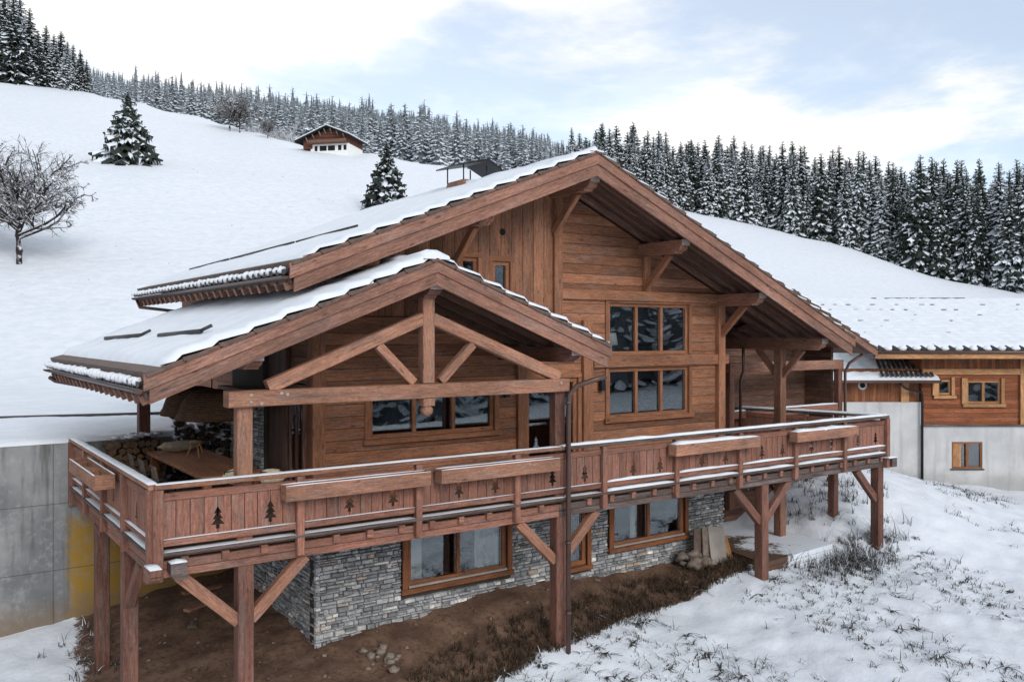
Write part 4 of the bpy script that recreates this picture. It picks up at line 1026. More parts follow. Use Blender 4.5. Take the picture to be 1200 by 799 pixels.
while len(pts) < 140:
    u, D = r.uniform(560, 1230), r.uniform(12.5, 32); p = at(u, 391, D); x, y = p.x, p.y
    if (y > .9 and x < 15.2) or dens(x, y)+r.gauss(0, .06) < .05: continue
    pts.append((x, y, r.uniform(.55, 1.25)))
tufts('snowy_grass', pts, M['blade'], 'flattened clumps of broad dead leaves half buried in snow', .12, .30, (7, 15), (1.0, 1.9), .28, 2.6)
pts = []
while len(pts) < 760:
    x = r.uniform(4.5, 14.6); e = np.interp(x, [4, 6, 8.4, 10.8, 13.5, 15], [-.5, .15, .2, .62, .75, .9]); y = e+r.random()**1.4*1.15-.15
    if y > 1.75: continue
    pts.append((x, y, r.uniform(.6, 1.2)))
tufts('dry_grass', pts, M['blade2'], 'dry brown grass growing along the edge of the bare earth', .10, .42, (6, 12), (.15, .9), .0)
pts = [(r.gauss(17.9, 1.0), r.gauss(.15, .35), r.uniform(.8, 1.5)) for _ in range(170)]+[(r.gauss(0.0, .35), r.uniform(3.9, 6.6), r.uniform(.5, .9)) for _ in range(30)]+[(r.gauss(20.0, 1.0), r.gauss(2.4, .7), r.uniform(.8, 1.3)) for _ in range(90)]
tufts('snowy_grass', pts, M['blade'], 'taller dark weeds at the foot of the far balcony posts', .2, .55, (5, 11), (.3, 1.1), .3)
pts = []
while len(pts) < 520:
    u, D = r.uniform(-40, 700), 40+r.random()**1.3*95; p = at(u, 391, D)
    if p.y < 14 or (2 < p.x < 19 and p.y < 16) or D > np.interp(u, US, CD)-8: continue
    if float(fbm(np.array([p.x*.07]), np.array([p.y*.07]), 3, 91)[0])+r.gauss(0, .07) < .07: continue
    pts.append((p.x, p.y, r.uniform(.5, 1.3)))
tufts('hill_grass', pts, M['blade'], 'faint stubs of dead grass showing through the snow on the hillside', .06, .20, (2, 6), (.5, 1.6), .3, 1.6)
# shrubs under the right-hand terrace
def shrub(x, y, s, label, seed):
    r = random.Random(seed); g = tag(empty('shrub', (x, y, gz(x, y))), label, 'shrub', 'shrubs under the terrace'); st = MB(); lf = MB()
    for i in range(26):
        a = r.uniform(0, 6.28); L = s*r.uniform(.6, 1.1); e = V((math.cos(a)*L*.75, math.sin(a)*L*.75, L*r.uniform(.5, 1.0))); st.tube([(0, 0, -.05), e*.5+V((0, 0, .12*s)), e], .012, 4, r1=.004)
        for k in range(34):
            c = e*r.uniform(.35, 1.05)+V((r.gauss(0, .10), r.gauss(0, .10), r.gauss(0, .10)+.05))*s; d1 = V((r.gauss(0, 1), r.gauss(0, 1), r.gauss(0, .5))).normalized()*.05; d2 = d1.orthogonal().normalized()*.03
            lf.face([c-d1, c+d2, c+d1, c-d2], [(0, 0)]*4, 1 if r.random() < .16 else 0)
    st.build('stem', M['bark'], g); lf.build('foliage', [M['leafb'], M['tsnow']], g)
for i, (x, y, s, l) in enumerate(((18.2, 4.9, 1.25, 'russet leaved shrub between the two dark terrace posts'), (19.6, 4.0, 1.1, 'snow dusted russet shrub beside the farthest terrace post'), (17.4, 5.6, 1.1, 'russet shrub deepest under the terrace near the stone wall'), (20.7, 3.4, .8, 'low snowy shrub on the bank right of the terrace'))): shrub(x, y, s, l, i+60)
# ------------------------------------------------------------------ neighbouring house
NR = math.atan2(RV.y, RV.x)
no = at(1080, 391, 38); NB = V((no.x, no.y, -3.4))
nh = tag(empty('neighbour_house', NB, NR), 'orange timber and grey plaster house beyond the snowy slope', 'house')
def npart(name, mb, m, parent=None): return mb.build(name, m, nh if parent is None else parent)
H = 3.4
def nwall(x0, x1, y0, y1, z0, z1, m, name, holes=()):
    b = MB(); strips(b, [x0, x1], lambda x: z1+H, z0+H, [(a, c, e+H, g+H) for a, c, e, g in holes], y0, y1, swap=(m == 'nwoodv')); return npart(name, b, M[m])
NW = [(.70, 1.27, .62, 1.27), (1.97, 3.43, .25, 1.23)]; NC = [(1.28, 2.62, -2.58, -1.42)]
nwall(0, 9, 0, .3, -.70, 1.62, 'nwood', 'plank_wall', NW); nwall(0, 9, -.02, .28, 1.62, 2.85, 'nwoodv', 'upper_boarding')
nwall(-.02, 9.02, -.06, .24, -4.6, -.70, 'plaster', 'plaster_base', NC)
b = MB(); b.prism([(.3, -4.6+H), (15.5, -4.6+H), (15.5, 2.7+H), (8, 4.85+H), (.3, 2.7+H)], -2.2, .28, plane='yz') if False else b.prism([(.3, -4.6+H), (15.5, -4.6+H), (15.5, 2.75+H), (8, 4.85+H), (.3, 2.75+H)], .0, .28, plane='yz'); b.prism([(2.7, 1.8+H), (13.3, 1.8+H), (13.3, 3.35+H), (8, 4.85+H), (2.7, 3.35+H)], -2.1, -1.9, plane='yz'); npart('end_wall', b, M['nwood'])
b = MB(); b.box(-.05, 9.05, -.16, -.062, -.74+H, -.66+H); npart('drip_board', b, M['wet_shaded'])
nwall(-7.5, -.06, .1, .4, .30, 1.75, 'nwoodv', 'annex_boarding'); nwall(-7.5, -.03, 0, .38, -4.6, .30, 'plaster', 'annex_base')
b = MB(); b.box(-.9, -.55, -.02, .09, .30+H, 1.5+H, 'z'); b.box(4.25, 4.6, -.12, -.03, -.66+H, 2.6+H, 'z'); b.box(0, 9, -.10, -.03, 1.50+H, 1.75+H); npart('trim', b, M['ntrim'])
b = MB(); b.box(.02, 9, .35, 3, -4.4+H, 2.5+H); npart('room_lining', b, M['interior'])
for (x0, x1, z0, z1), two in ((NW[0], 0), (NW[1], 1), (NC[0], 1)):
    b = MB(); c = .20 if z0 > 0 else .0; y = 0 if z0 > 0 else -.06
    z0, z1 = z0+H, z1+H
    if c: b.box(x0-c-.05, x0-.002, y-.09, y-.002, z0-.02, z1+.12, 'z'); b.box(x1+.002, x1+c-.06, y-.09, y-.002, z0-.02, z1+.12, 'z'); b.box(x0-c, x1+c, y-.11, y-.002, z0-.16, z0-.025)
    b.box(x0, x0+.08, y+.02, y+.14, z0, z1, 'z'); b.box(x1-.08, x1, y+.02, y+.14, z0, z1, 'z'); b.box(x0+.08, x1-.08, y+.02, y+.14, z0, z0+.08); b.box(x0+.08, x1-.08, y+.02, y+.14, z1-.08, z1)
    if two: xm = (x0+x1)/2 if c else x0+.82*(x1-x0)*.62; b.box(xm-.06, xm+.06, y+.01, y+.13, z0+.08, z1-.08, 'z')
    f = npart('window', b, M['ntrim'] if c else M['bframe']); g = MB(); g.box(x0+.082, x1-.082, y+.07, y+.085, z0+.082, z1-.082); npart('pane', g, M['glass'], f)
    if not c:
        g = MB(); g.box(x0+.08, x0+.42, y+.03, y+.06, z0+.08, z1-.08, 'z'); npart('shutter', g, M['ntrim'], f)
        g = MB(); g.box(x0-.06, x1+.06, y-.06, y+.0, z0-.06, z0-.004); npart('sill', g, M['tile'], f)
# roofs of the neighbour
def nroof(x0, x1, y0, z0, y1, z1, t, snow, name, back=True):
    b = MB(); b.prism([(y0, z0+H), (y1, z1+H), (y1, z1+H-t), (y0, z0+H-t)], x0, x1, plane='yz')
    if back: b.prism([(y1, z1+H), (2*y1-y0, z0+H), (2*y1-y0, z0+H-t), (y1, z1+H-t)], x0, x1, plane='yz')
    o = npart(name, b, M['nwoodv'])
    L = math.hypot(y1-y0, z1-z0); sl = (z1-z0)/(y1-y0); vs = []; fs = []; nxx = int((x1-x0)/.15); nyy = int(L/.11)
    for i in range(nyy+1):
        for j in range(nxx+1):
            x = x0+(x1-x0)*j/nxx; s = L*i/nyy; y = y0+(y1-y0)*i/nyy
            tt = snow*(1+.3*mnoise.noise(V((x, s, 2)))+.15*mnoise.noise(V((x*3, s*3, 2))))
            c = (s/.55) % 1.0; tt += .075*(1-c)-.03+.035*math.sin(x*2*math.pi/.62)*(1-c)**2
            if i == 0: tt = 0.0
            elif i == 1: tt *= .35
            elif i == 2: tt *= .8
            vs.append((x, y, z0+H+(y-y0)*sl+max(0.004, tt)))
    for i in range(nyy):
        for j in range(nxx): a = i*(nxx+1)+j; fs.append((a, a+1, a+nxx+2, a+nxx+1))
    link('snow_layer', np_mesh('snow_layer', vs, fs, [M['snow']], smooth=True), o); return o
n1 = nroof(-2.45, 9.6, -1.0, 2.62, 8, 5.05, .16, .14, 'main_roof')
b = MB(); b.box(-2.45, 9.6, -1.06, -1.003, 2.22+H, 2.48+H); npart('eave_board', b, M['ntrim'], n1)
b = MB(); tl = MB(); rr = random.Random(8)
for i in range(20):
    x = -2.2+i*.60; tl.tube([(x, -1.10, 2.60+H), (x, -.6, 2.74+H)], .11, 8)
    b.lump((x+.3, -1.04, 2.66+H), .20, .10, .10+rr.random()*.03, seed=i, n=5, k=8)
npart('eave_tile', tl, M['tile'], n1); tag(npart('snow_lump', b, M['snow'], n1), kind='stuff')
b = MB(); b.tube([(-2.4, -1.12, 2.50+H), (9.6, -1.12, 2.50+H)], .07, 8); npart('gutter', b, M['gutter'], n1)
b = MB()
for a, c in ((1.0, 1.25), (1.7, 2.9), (3.0, 3.4), (3.5, 5.9)): b.tube([(a, 7.75, 5.12+H), (c, 7.75, 5.13+H)], .045, 6)
npart('ridge_tile', b, M['tile'], n1)
b = MB()
for q in range(2, 15, 2):
    yy = -1+q*.53; zz = 2.62+(yy+1)*.27+H+.142
    for i in range(19):
        if rr.random() < .72: continue
        xx = -2.1+i*.62+rr.uniform(-.04, .04); b.tube([(xx, yy, zz), (xx+rr.uniform(.12, .26), yy, zz)], .020, 5)
tag(npart('exposed_tile', b, M['tile'], n1), kind='stuff')
n2 = nroof(-8, .55, -.55, 1.28, 2.6, 2.35, .12, .10, 'annex_roof', False)
b = MB()
for i in range(11):
    x = -1.9+i*.215; b.bar((x, -.50, 1.46+H), (x+.75, 2.2, 2.36+H), .11, .05)
b.box(-.1, .62, -.60, 2.6, 1.30+H, 1.40+H, 'y') if False else None
npart('bare_tile', b, M['tile'], n2)
b = MB(); b.prism([(-.57, 1.28+H), (2.6, 2.37+H), (2.6, 2.17+H), (-.57, 1.10+H)], .552, .60, plane='yz'); npart('verge_board', b, M['tile'], n2)
b = MB(); b.tube([(-8, -.62, 1.22+H), (.5, -.62, 1.22+H)], .06, 8); npart('gutter', b, M['gutter'], n2)
b = MB(); b.tube([(-1.2, -.6, 1.18+H), (-.9, -.5, .92+H), (-.1, -.2, .75+H), (-.04, -.15, .5+H), (-.04, -.15, -4.2+H)], .055, 10); npart('downpipe', b, M['dark'])
b = MB(); b.tube([(-2.55, .06, 1.03+H), (-2.55, .085, 1.03+H)], .20, 20); v_ = npart('round_window', b, M['plaster']); b = MB(); b.tube([(-2.55, .03, 1.03+H), (-2.55, .058, 1.03+H)], .11, 20); npart('pane', b, M['rubber'], v_)
b = MB(); b.box(-4.9, -4.8, -.3, -.2, .1+H, .62+H, 'z'); b.box(-4.4, -4.3, -.3, -.2, .1+H, .5+H, 'z'); b.box(-5.0, -4.2, -.28, -.22, .12+H, .2+H); npart('gate_post', b, M['ntrim'])
# ------------------------------------------------------------------ chalet on the hill
D2 = 152; p = at(380, 174, D2); HB = V((p.x, p.y, gz(p.x, p.y)-.6))
hc = tag(empty('hill_chalet', HB, NR-.22), 'small dark red chalet with a white lower storey high on the snowy hill', 'chalet'); hc.scale = (.86, .86, .86)
def hp(name, b, m, parent=None): return b.build(name, m, hc if parent is None else parent)
hz = lambda x: 6.0-abs(x-1.0)*.41
b = MB(); b.prism([(-2.6, 2.6), (5.0, 2.6), (5.0, hz(5.0)-.3), (1.0, 5.6), (-4.6, hz(-4.6)-.3), (-4.6, 1.6), (-2.6, 1.6)], 0, 8); hp('timber_wall', b, M['hillwood'])
b = MB(); b.prism([(-3.0, -2), (5.0, -2), (5.0, 2.58), (-3.0, 2.58)], .05, 8); hp('white_base', b, M['curtain'])
b = MB(); b.prism([(-5.9, hz(-5.9)), (1, 6.0), (6.0, hz(6.0)), (6.0, hz(6.0)-.28), (1, 5.72), (-5.9, hz(-5.9)-.28)], -1.4, 8.6); hr = hp('roof', b, M['rubber'])
b = MB(); b.prism([(-5.9, hz(-5.9)+.01), (1, 6.01), (1, 6.2), (-5.8, hz(-5.8)+.2)], -1.35, 8.6); b.prism([(1, 6.01), (6.0, hz(6)+.01), (5.9, hz(5.9)+.2), (1, 6.2)], -1.35, 8.6); hp('snow_layer', b, M['snow'], hr)
b = MB(); b.box(-3.0, 5.2, -1.0, -.02, 2.45, 2.62); b.box(-3.0, 5.2, -1.05, -.98, 2.65, 3.2); hp('balcony', b, M['soffit'])
for x0, x1 in ((-2.1, -1.5), (-1.0, .5), (.8, 2.3), (3.0, 3.7), (4.2, 4.8)):
    b = MB(); b.box(x0, x1, 0, .048, 1.1, 2.1); hp('window', b, M['rubber'])
for x in (-3.6, -2.2, -.8, .3, 1.6, 3.0, 4.4):
    b = MB(); b.bar((x, -.02, hz(x)-1.1), (x, -.9, hz(x)-.35), .16, .18); hp('bracket', b, M['slab'])
# ------------------------------------------------------------------ trees
def spruce_geo(seed, R=.19, nw=22, nb=8, snow=.5, base=.06, fr=True, pw=.70):
    r = random.Random(seed); vs = []; fs = []; mi = []
    for w in range(nw):
        h = base+(1-base)*(max(0.0, (w+r.uniform(-.3, .3))/nw)**.92); h = min(max(h, base), .985); k = 1-h
        L0 = R*(k**pw)*1.02+.005; n = max(5, int(nb*(.55+.65*k)))
        a0 = r.uniform(0, 6.28)
        for b in range(n):
            a = a0+6.283*b/n+r.uniform(-.3, .3); L = L0*r.uniform(.72, 1.18); d = V((math.cos(a), math.sin(a), 0)); s = V((-d.y, d.x, 0))
            dr = -.55+1.15*min(1, k/.22)**.7+.38*k+r.uniform(-.18, .18); hh = h+r.uniform(-.5, .5)/nw
            st = []
            for t, ww, hang in ((.06, .04, .05), (.35, .14, .09), (.68, .16, .11), (.90, .09, .09), (1.0, .012, .03)):
                c = d*(L*t)+V((0, 0, hh-L*dr*t+L*.22*t*t)); wd = L*ww*r.uniform(.75, 1.25)
                st.append((c, c+s*wd-V((0, 0, L*hang*r.uniform(.6, 1.6))), c-s*wd-V((0, 0, L*hang*r.uniform(.6, 1.6)))))
            i0 = len(vs)
            for c, l, q in st: vs += [tuple(c), tuple(l), tuple(q)]
            for t in range(4):
                i = i0+3*t; sn = 1 if r.random() < snow*(1.15 if t in (1, 2) else .8) else 0
                fs += [(i, i+3, i+4, i+1), (i, i+2, i+5, i+3)]; mi += [sn, 1 if sn and r.random() < .8 else 0]
                if fr and t < 3:
                    for e, o_ in ((1, s), (2, -s)):
                        for q in range(2):
                            f = (q+r.random()*.6)/2; pa = V(vs[i+e]).lerp(V(vs[i+3+e]), f); pb = V(vs[i+e]).lerp(V(vs[i+3+e]), min(1, f+.42)); tip = (pa+pb)/2-V((0, 0, L*r.uniform(.10, .26)))+o_*L*.05+d*L*.04
                            j = len(vs); vs += [tuple(pa), tuple(pb), tuple(tip)]; fs.append((j, j+1, j+2)); mi.append(1 if r.random() < snow*.18 else 0)
    # dark heart so that the crown is not see-through near the stem
    j = len(vs); n = 7
    for i in range(n): vs.append((math.cos(6.283*i/n)*R*.42, math.sin(6.283*i/n)*R*.42, base*1.1))
    vs.append((0, 0, 1.0))
    for i in range(n): fs.append((j+i, j+(i+1) % n, j+n)); mi.append(0)
    return vs, fs, mi
def spruce_mesh(name, seed, nd='needle', **k):
    v, f, m = spruce_geo(seed, **k); return np_mesh(name, v, f, [M[nd], M['tsnow']], m)
def trunk_mesh():
    b = MB(); b.tube([(0, 0, -.05), (0, 0, .3), (0, 0, .96)], .014, 7, r1=.002)
    o = b.build('trunk', M['bark']); me = o.data; bpy.data.objects.remove(o); return me
TR = trunk_mesh()
CR = [spruce_mesh('crown', 100+i, R=.165+.014*(i % 4), nw=36, nb=13, snow=(.34, .52, .66, .42, .76, .56)[i]) for i in range(6)]
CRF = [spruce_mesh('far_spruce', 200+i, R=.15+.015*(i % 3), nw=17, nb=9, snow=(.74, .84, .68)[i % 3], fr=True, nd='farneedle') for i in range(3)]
def spruce(x, y, h, ci, label, group=None, rz=0, parts=True, wide=1.0, name='spruce', dz=0.0, me=None):
    z = gz(x, y)-.2+dz
    if parts:
        r = empty(name, (x, y, z), rz); r.scale = (h*wide, h*wide, h); r.rotation_euler = (random.gauss(0, .018), random.gauss(0, .018), rz); link('trunk', TR, r); link('crown', me or CR[ci], r)
    else:
        r = link(name, me or CR[ci]); r.location = (x, y, z); r.rotation_euler = (0, 0, rz); r.scale = (h*wide, h*wide, h)
    return tag(r, label, 'spruce tree', group)
BIG = spruce_mesh('crown', 300, R=.60, nw=22, nb=20, snow=.45, base=.03, pw=.95); BIG2 = spruce_mesh('crown', 301, R=.50, nw=25, nb=18, snow=.45, base=.02, pw=.92)
p = at(150, 182, 108); q = gz(p.x, p.y); spruce(p.x, p.y, 9.0, 0, 'lone wide spruce standing on the open snowy hillside, high on the left', me=BIG)
p = at(453, 227, 96); spruce(p.x, p.y, 8.2, 0, 'lone slender spruce just above the chalet roof near its chimney', me=BIG2)
r = random.Random(31)
# group at the upper left
L0 = [(-28, 88, 200, 22), (-8, 92, 196, 21), (5, 92, 201, 21), (14, 96, 190, 19), (24, 95, 205, 22), (34, 97, 196, 17), (44, 99, 192, 12.5), (52, 98, 203, 15), (62, 101, 195, 12), (70, 103, 201, 13.5), (78, 104, 194, 11), (84, 105, 202, 11), (96, 107, 197, 9.5), (101, 108, 202, 8)]
for i, (u, v, D, h) in enumerate(L0):
    p = at(u, v, D); spruce(p.x, p.y, h, i % 6, 'snowy spruce in the clump on the crest at the upper left corner', 'spruces on the left crest', r.uniform(0, 6), wide=1.25)
# tall forest on the right
n = 0; placed = []
rows = [(0, 1), (7, 1.02), (15, 1.02), (24, 1.02), (35, 1.0), (48, 1.0), (64, .98)]
for ri, (dd, sc_) in enumerate(rows):
    u = 642+ri*3
    while u < 1290:
        cd = np.interp(u, US, CD); D = cd+6+dd+r.uniform(-2.5, 2.5); p = at(u, 391, D)
        hpx = np.interp(u, [640, 680, 720, 800, 900, 1000, 1100, 1200, 1300], [50, 80, 95, 95, 103, 116, 138, 160, 165])
        h = hpx*D/FPX*sc_*r.uniform(.76, 1.10)
        if ri == 0 and r.random() < .25: h *= .62
        lab = ('tall snow laden spruce in the front row of the forest right of the gable' if ri == 0 else 'tall spruce standing deep in the forest behind the gable')
        spruce(p.x, p.y, h, r.randrange(6), lab, 'front row of the right forest' if ri == 0 else 'spruces deep in the right forest', r.uniform(0, 6), parts=(ri < 2), wide=r.uniform(.9, 1.15)); n += 1
        u += r.uniform(10, 18)*(1+ri*.04)
nright = n
# far wooded ridge: nearest ones singly, the rest as one mass
far = []
while len(far) < 2600:
    u = r.uniform(100, 700); D = 250+(r.random()**.8)*400; lo = np.interp(u, US, CD)+45
    if D < lo: continue
    if u > 640 and D < 300: continue
    p = at(u, 391, D); far.append((D, p.x, p.y, r.uniform(15, 23)*(1 if D > 300 else .85)*np.interp(u, [100, 200, 330, 500, 640, 700], [.62, .78, .95, 1, .9, .8]), r.uniform(0, 6.28), r.randrange(3)))
far.sort()
NI = 80
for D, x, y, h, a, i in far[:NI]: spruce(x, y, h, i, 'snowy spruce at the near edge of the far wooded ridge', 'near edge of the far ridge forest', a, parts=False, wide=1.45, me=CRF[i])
def mass(name, items, label, lods):
    V_, F_, M_ = [], [], []; o = 0
    for (D, x, y, h, a, i) in items:
        v, f, m = lods[i]; c, s = math.cos(a), math.sin(a); z = gz(x, y)-.2
        vv = np.stack([(v[:, 0]*c-v[:, 1]*s)*h*1.5+x, (v[:, 0]*s+v[:, 1]*c)*h*1.5+y, v[:, 2]*h+z], 1); V_.append(vv); F_ += [tuple(q+o for q in k) for k in f]; M_ += m; o += len(v)
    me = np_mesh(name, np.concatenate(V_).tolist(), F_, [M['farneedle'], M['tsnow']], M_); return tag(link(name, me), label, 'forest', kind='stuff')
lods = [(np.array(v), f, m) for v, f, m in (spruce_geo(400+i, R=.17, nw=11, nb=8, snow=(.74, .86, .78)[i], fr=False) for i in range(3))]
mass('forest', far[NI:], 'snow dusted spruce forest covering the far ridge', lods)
opp = []
while len(opp) < 620:
    a = math.radians(r.uniform(225, 352)); R0 = 85+r.random()*190; x, y = CAM.x+math.cos(a)*R0, CAM.y+math.sin(a)*R0; opp.append((R0, x, y, r.uniform(15, 24), r.uniform(0, 6), r.randrange(3)))
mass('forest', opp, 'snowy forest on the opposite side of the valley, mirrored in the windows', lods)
# bare trees
def bare(seed, levels=6, H=1.0, spread=.6, stems=1):
    r = random.Random(seed); b = MB()
    def grow(p, d, L, rad, lv):
        n = 3; pts = [p]
        for i in range(n):
            d = (d+V((r.gauss(0, .13), r.gauss(0, .13), r.gauss(0, .10)+.05))).normalized(); pts.append(pts[-1]+d*(L/n))
        b.tube(pts, rad, 5 if lv > 3 else 4 if lv > 1 else 3, cap=False, r1=rad*.62)
        if lv == 0: return
        for k in range((3 if lv > 5 else r.choice((2, 3, 3))) if lv > 1 else 6):
            q = pts[r.choice((1, 2, 3, 3))] if k else pts[-1]
            ax = d.orthogonal(); ax.rotate(Matrix.Rotation(r.uniform(0, 6.28), 3, d)); nd = (d+ax*r.uniform(.35, .35+spread)).normalized()
            grow(q, nd, L*r.uniform(.62, .86), rad*.60, lv-1)
    for s in range(stems):
        grow(V((r.gauss(0, .02), r.gauss(0, .02), -.05)), V((r.gauss(0, .12), r.gauss(0, .12), 1)).normalized(), H*.30, .028*H if stems == 1 else .02, levels)
    return b
def round_tree(seed):
    r = random.Random(seed); b = MB(); C0 = V((0, 0, .60))
    def inside(p): q = p-C0; return (q.x/.41)**2+(q.y/.41)**2+(q.z/.45)**2 < r.uniform(.75, 1.12)
    def limb(p, d, L, rad, lv):
        pts = [p]; n = 4
        for i in range(n):
            d = (d+V((r.gauss(0, .16), r.gauss(0, .16), r.gauss(0, .12)+(.06 if lv > 1 else -.02)))).normalized(); pts.append(pts[-1]+d*(L/n))
            if lv < 3 and not inside(pts[-1]): break
        if len(pts) < 2: return
        b.tube(pts, rad, 5 if lv > 2 else 3, cap=False, r1=rad*.5)
        if lv == 0:
            if r.random() < .25:
                e = pts[-1]; s = .008; b.face([e+V((-s, 0, 0)), e+V((0, s, s)), e+V((s, 0, 0)), e+V((0, -s, -s))], [(0, 0)]*4)
            return
        for k in range({3: 8, 2: 7, 1: 6}[lv]):
            i = r.randrange(1 if lv < 3 else 1, len(pts)); ax = d.orthogonal(); ax.rotate(Matrix.Rotation(r.uniform(0, 6.28), 3, d)); nd = (d+ax*r.uniform(.5, 1.2)).normalized()
            limb(pts[i], nd, L*r.uniform(.42, .62), max(.0018, rad*.5), lv-1)
    b.tube([(0, 0, -.06), (.005, 0, .12), (0, .01, .24), (0, 0, .42)], .030, 8, cap=False, r1=.014)
    for i in range(15):
        a = i*2.4+r.uniform(-.3, .3); el = r.uniform(.15, 1.35); limb(V((0, 0, r.uniform(.2, .4))), V((math.cos(a)*math.cos(el), math.sin(a)*math.cos(el), math.sin(el))), r.uniform(.36, .50), .013, 3)
    return b
b = round_tree(5); me0 = b.build('limb', M['twig']).data
o = [x for x in bpy.data.objects if x.data == me0][0]; bpy.data.objects.remove(o)
b = bare(8, 5, 1.0, .6); o = b.build('limb', M['frost']); me1 = o.data; bpy.data.objects.remove(o)
def btree(x, y, h, label, me, grp=None, rz=0, wide=1.0, name='bare_tree'):
    t = link(name, me); t.location = (x, y, gz(x, y)-.1); t.scale = (h*wide, h*wide, h); t.rotation_euler = (0, 0, rz); return tag(t, label, 'bare tree', grp)
p = at(22, 306, 60); btree(p.x, p.y, 8.6, 'bare leafless tree with snow on its branches at the left edge of the hill', me0, None, .6, 1.1)
p = at(-30, 305, 64); btree(p.x, p.y, 6.5, 'second leafless tree partly cut off by the left edge of the photo', me0, None, 2.6, 1.1)
for i, (u, v, D, h, l) in enumerate(((269, 156, 172, 8.2, 'left one of the two bare trees on the skyline above the meadow'), (281, 158, 172, 7.6, 'right one of the two bare trees on the skyline above the meadow'), (314, 166, 168, 4.0, 'small bare tree on the skyline left of the hill chalet'))):
    p = at(u, v, D); btree(p.x, p.y, h, l, me0 if i < 3 else me1, 'bare trees on the skyline', i*1.3, .95)
for i in range(34):
    u = r.uniform(285, 350) if i < 18 else r.uniform(690, 1150) if i >= 26 else r.uniform(640, 668); D = np.interp(u, US, CD)+(r.uniform(15, 60) if i < 26 else r.uniform(2, 12)); p = at(u, 391, D)
    btree(p.x, p.y, r.uniform(6, 10)*(1 if i < 18 else .8), 'frosted bush in the pale thicket behind the hill crest' if i < 18 else 'frosted pale broadleaf tree among the dark spruces of the right forest' if i >= 26 else 'frosted bush showing past the ridge of the big roof', me1, 'frosted bushes', r.uniform(0, 6), 1.3, 'frosted_bush')
# ------------------------------------------------------------------ light, sky, camera
SUN_AZ = math.radians(-98); SUN_EL = math.radians(27)       # high veiled sun over the valley
sd = V((math.cos(SUN_AZ)*math.cos(SUN_EL), math.sin(SUN_AZ)*math.cos(SUN_EL), math.sin(SUN_EL)))
ld = bpy.data.lights.new('sun', 'SUN'); ld.energy = 1.5; ld.angle = math.radians(32); ld.color = (1, .98, .96)
lo_ = bpy.data.objects.new('sun', ld); COL.objects.link(lo_); lo_.rotation_euler = (-sd).to_track_quat('-Z', 'Y').to_euler(); lo_.location = (0, 0, 60)
w = bpy.data.worlds.new('World'); sc.world = w; w.use_nodes = True; t = w.node_tree; t.nodes.clear()
def N(k, **a):
    x = t.nodes.new(k)
    for q, v in a.items(): setattr(x, q, v)
    return x
out = N('ShaderNodeOutputWorld'); bg = N('ShaderNodeBackground'); bg2 = N('ShaderNodeBackground'); mx = N('ShaderNodeMixShader')
sky = N('ShaderNodeTexSky', sky_type='NISHITA', sun_disc=False); sky.sun_elevation = SUN_EL; sky.sun_rotation = math.pi/2-SUN_AZ; sky.altitude = 1200
bg.inputs['Strength'].default_value = .15
t.links.new(sky.outputs[0], bg.inputs[0])
tc = N('ShaderNodeTexCoord'); sep = N('ShaderNodeSeparateXYZ'); t.links.new(tc.outputs['Generated'], sep.inputs[0])
def MT(op, a, b=0.0, clamp=False):
    x = N('ShaderNodeMath', operation=op, use_clamp=clamp)
    for s, v in ((x.inputs[0], a), (x.inputs[1], b)):
        if isinstance(v, (int, float)): s.default_value = v
        else: t.links.new(v, s)
    return x.outputs[0]
zz = MT('ADD', MT('MAXIMUM', sep.outputs[2], 0.0), .13)
cv = N('ShaderNodeCombineXYZ'); t.links.new(MT('DIVIDE', sep.outputs[0], zz), cv.inputs[0]); t.links.new(MT('DIVIDE', sep.outputs[1], zz), cv.inputs[1]); cv.inputs[2].default_value = 77.7
def NZ(s, d, r_):
    x = N('ShaderNodeTexNoise'); t.links.new(cv.outputs[0], x.inputs['Vector']); x.inputs['Scale'].default_value = s; x.inputs['Detail'].default_value = d; x.inputs['Roughness'].default_value = r_; x.inputs['Distortion'].default_value = .25; return x.outputs['Fac']
def MR(f, a, b, c, d):
    x = N('ShaderNodeMapRange', interpolation_type='SMOOTHSTEP'); t.links.new(f, x.inputs[0])
    for i, v in enumerate((a, b, c, d)): x.inputs[i+1].default_value = v
    return x.outputs[0]
n1_, n2_ = NZ(.75, 10, .60), NZ(1.5, 9, .60)
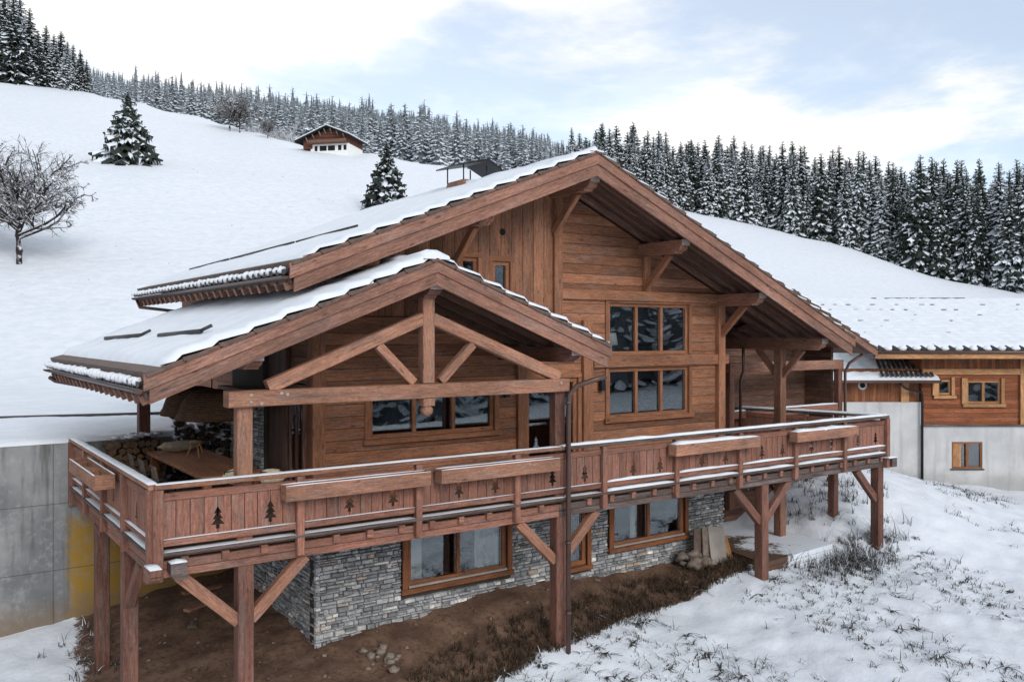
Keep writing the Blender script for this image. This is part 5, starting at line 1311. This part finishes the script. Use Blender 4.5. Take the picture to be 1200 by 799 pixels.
dp_ = N('ShaderNodeVectorMath', operation='DOT_PRODUCT'); t.links.new(tc.outputs['Generated'], dp_.inputs[0]); dp_.inputs[1].default_value = (math.cos(A+.42)*.94, math.sin(A+.42)*.94, .34)
cover = MR(MT('ADD', n1_, MT('MULTIPLY', MT('ABSOLUTE', MT('SUBTRACT', dp_.outputs['Value'], .75)), .22)), .45, .56, .50, 1.0)
shade = MT('MULTIPLY', MR(n2_, .40, .62, .79, .89), MR(dp_.outputs['Value'], .45, .98, .95, 1.03))
cc_ = N('ShaderNodeMix', data_type='RGBA'); cc_.inputs[6].default_value = (.78, .845, .895, 1); cc_.inputs[7].default_value = (1.0, .985, .96, 1); t.links.new(MR(shade, .75, .88, 0.0, 1.0), cc_.inputs[0])
ov_ = N('ShaderNodeMix', data_type='RGBA'); t.links.new(MR(sep.outputs[2], .38, .75, 0.0, 1.0), ov_.inputs[0]); t.links.new(cc_.outputs[2], ov_.inputs[6]); ov_.inputs[7].default_value = (.56, .64, .73, 1)
t.links.new(ov_.outputs[2], bg2.inputs[0]); t.links.new(MT('MULTIPLY', shade, 1.0), bg2.inputs['Strength'])
t.links.new(cover, mx.inputs[0]); t.links.new(bg.outputs[0], mx.inputs[1]); t.links.new(bg2.outputs[0], mx.inputs[2]); t.links.new(mx.outputs[0], out.inputs[0])
cd_ = bpy.data.cameras.new('camera'); cam = bpy.data.objects.new('camera', cd_); COL.objects.link(cam)
cam.location = CAM; cam.rotation_euler = (math.pi/2, 0, A-math.pi/2); cd_.sensor_width = 36; cd_.lens = FPX/1200*36; cd_.shift_y = -(399.5-V0)/1200; cd_.clip_end = 5000; cd_.clip_start = .1
sc.camera = cam
sc.render.engine = 'CYCLES'; sc.cycles.max_bounces = 6; sc.cycles.diffuse_bounces = 3; sc.cycles.transparent_max_bounces = 8; sc.cycles.use_denoising = True
sc.view_settings.view_transform = 'Standard'; sc.view_settings.look = 'None'; sc.view_settings.exposure = 0.45; sc.view_settings.gamma = 1.0; sc.view_settings.use_curve_mapping = False
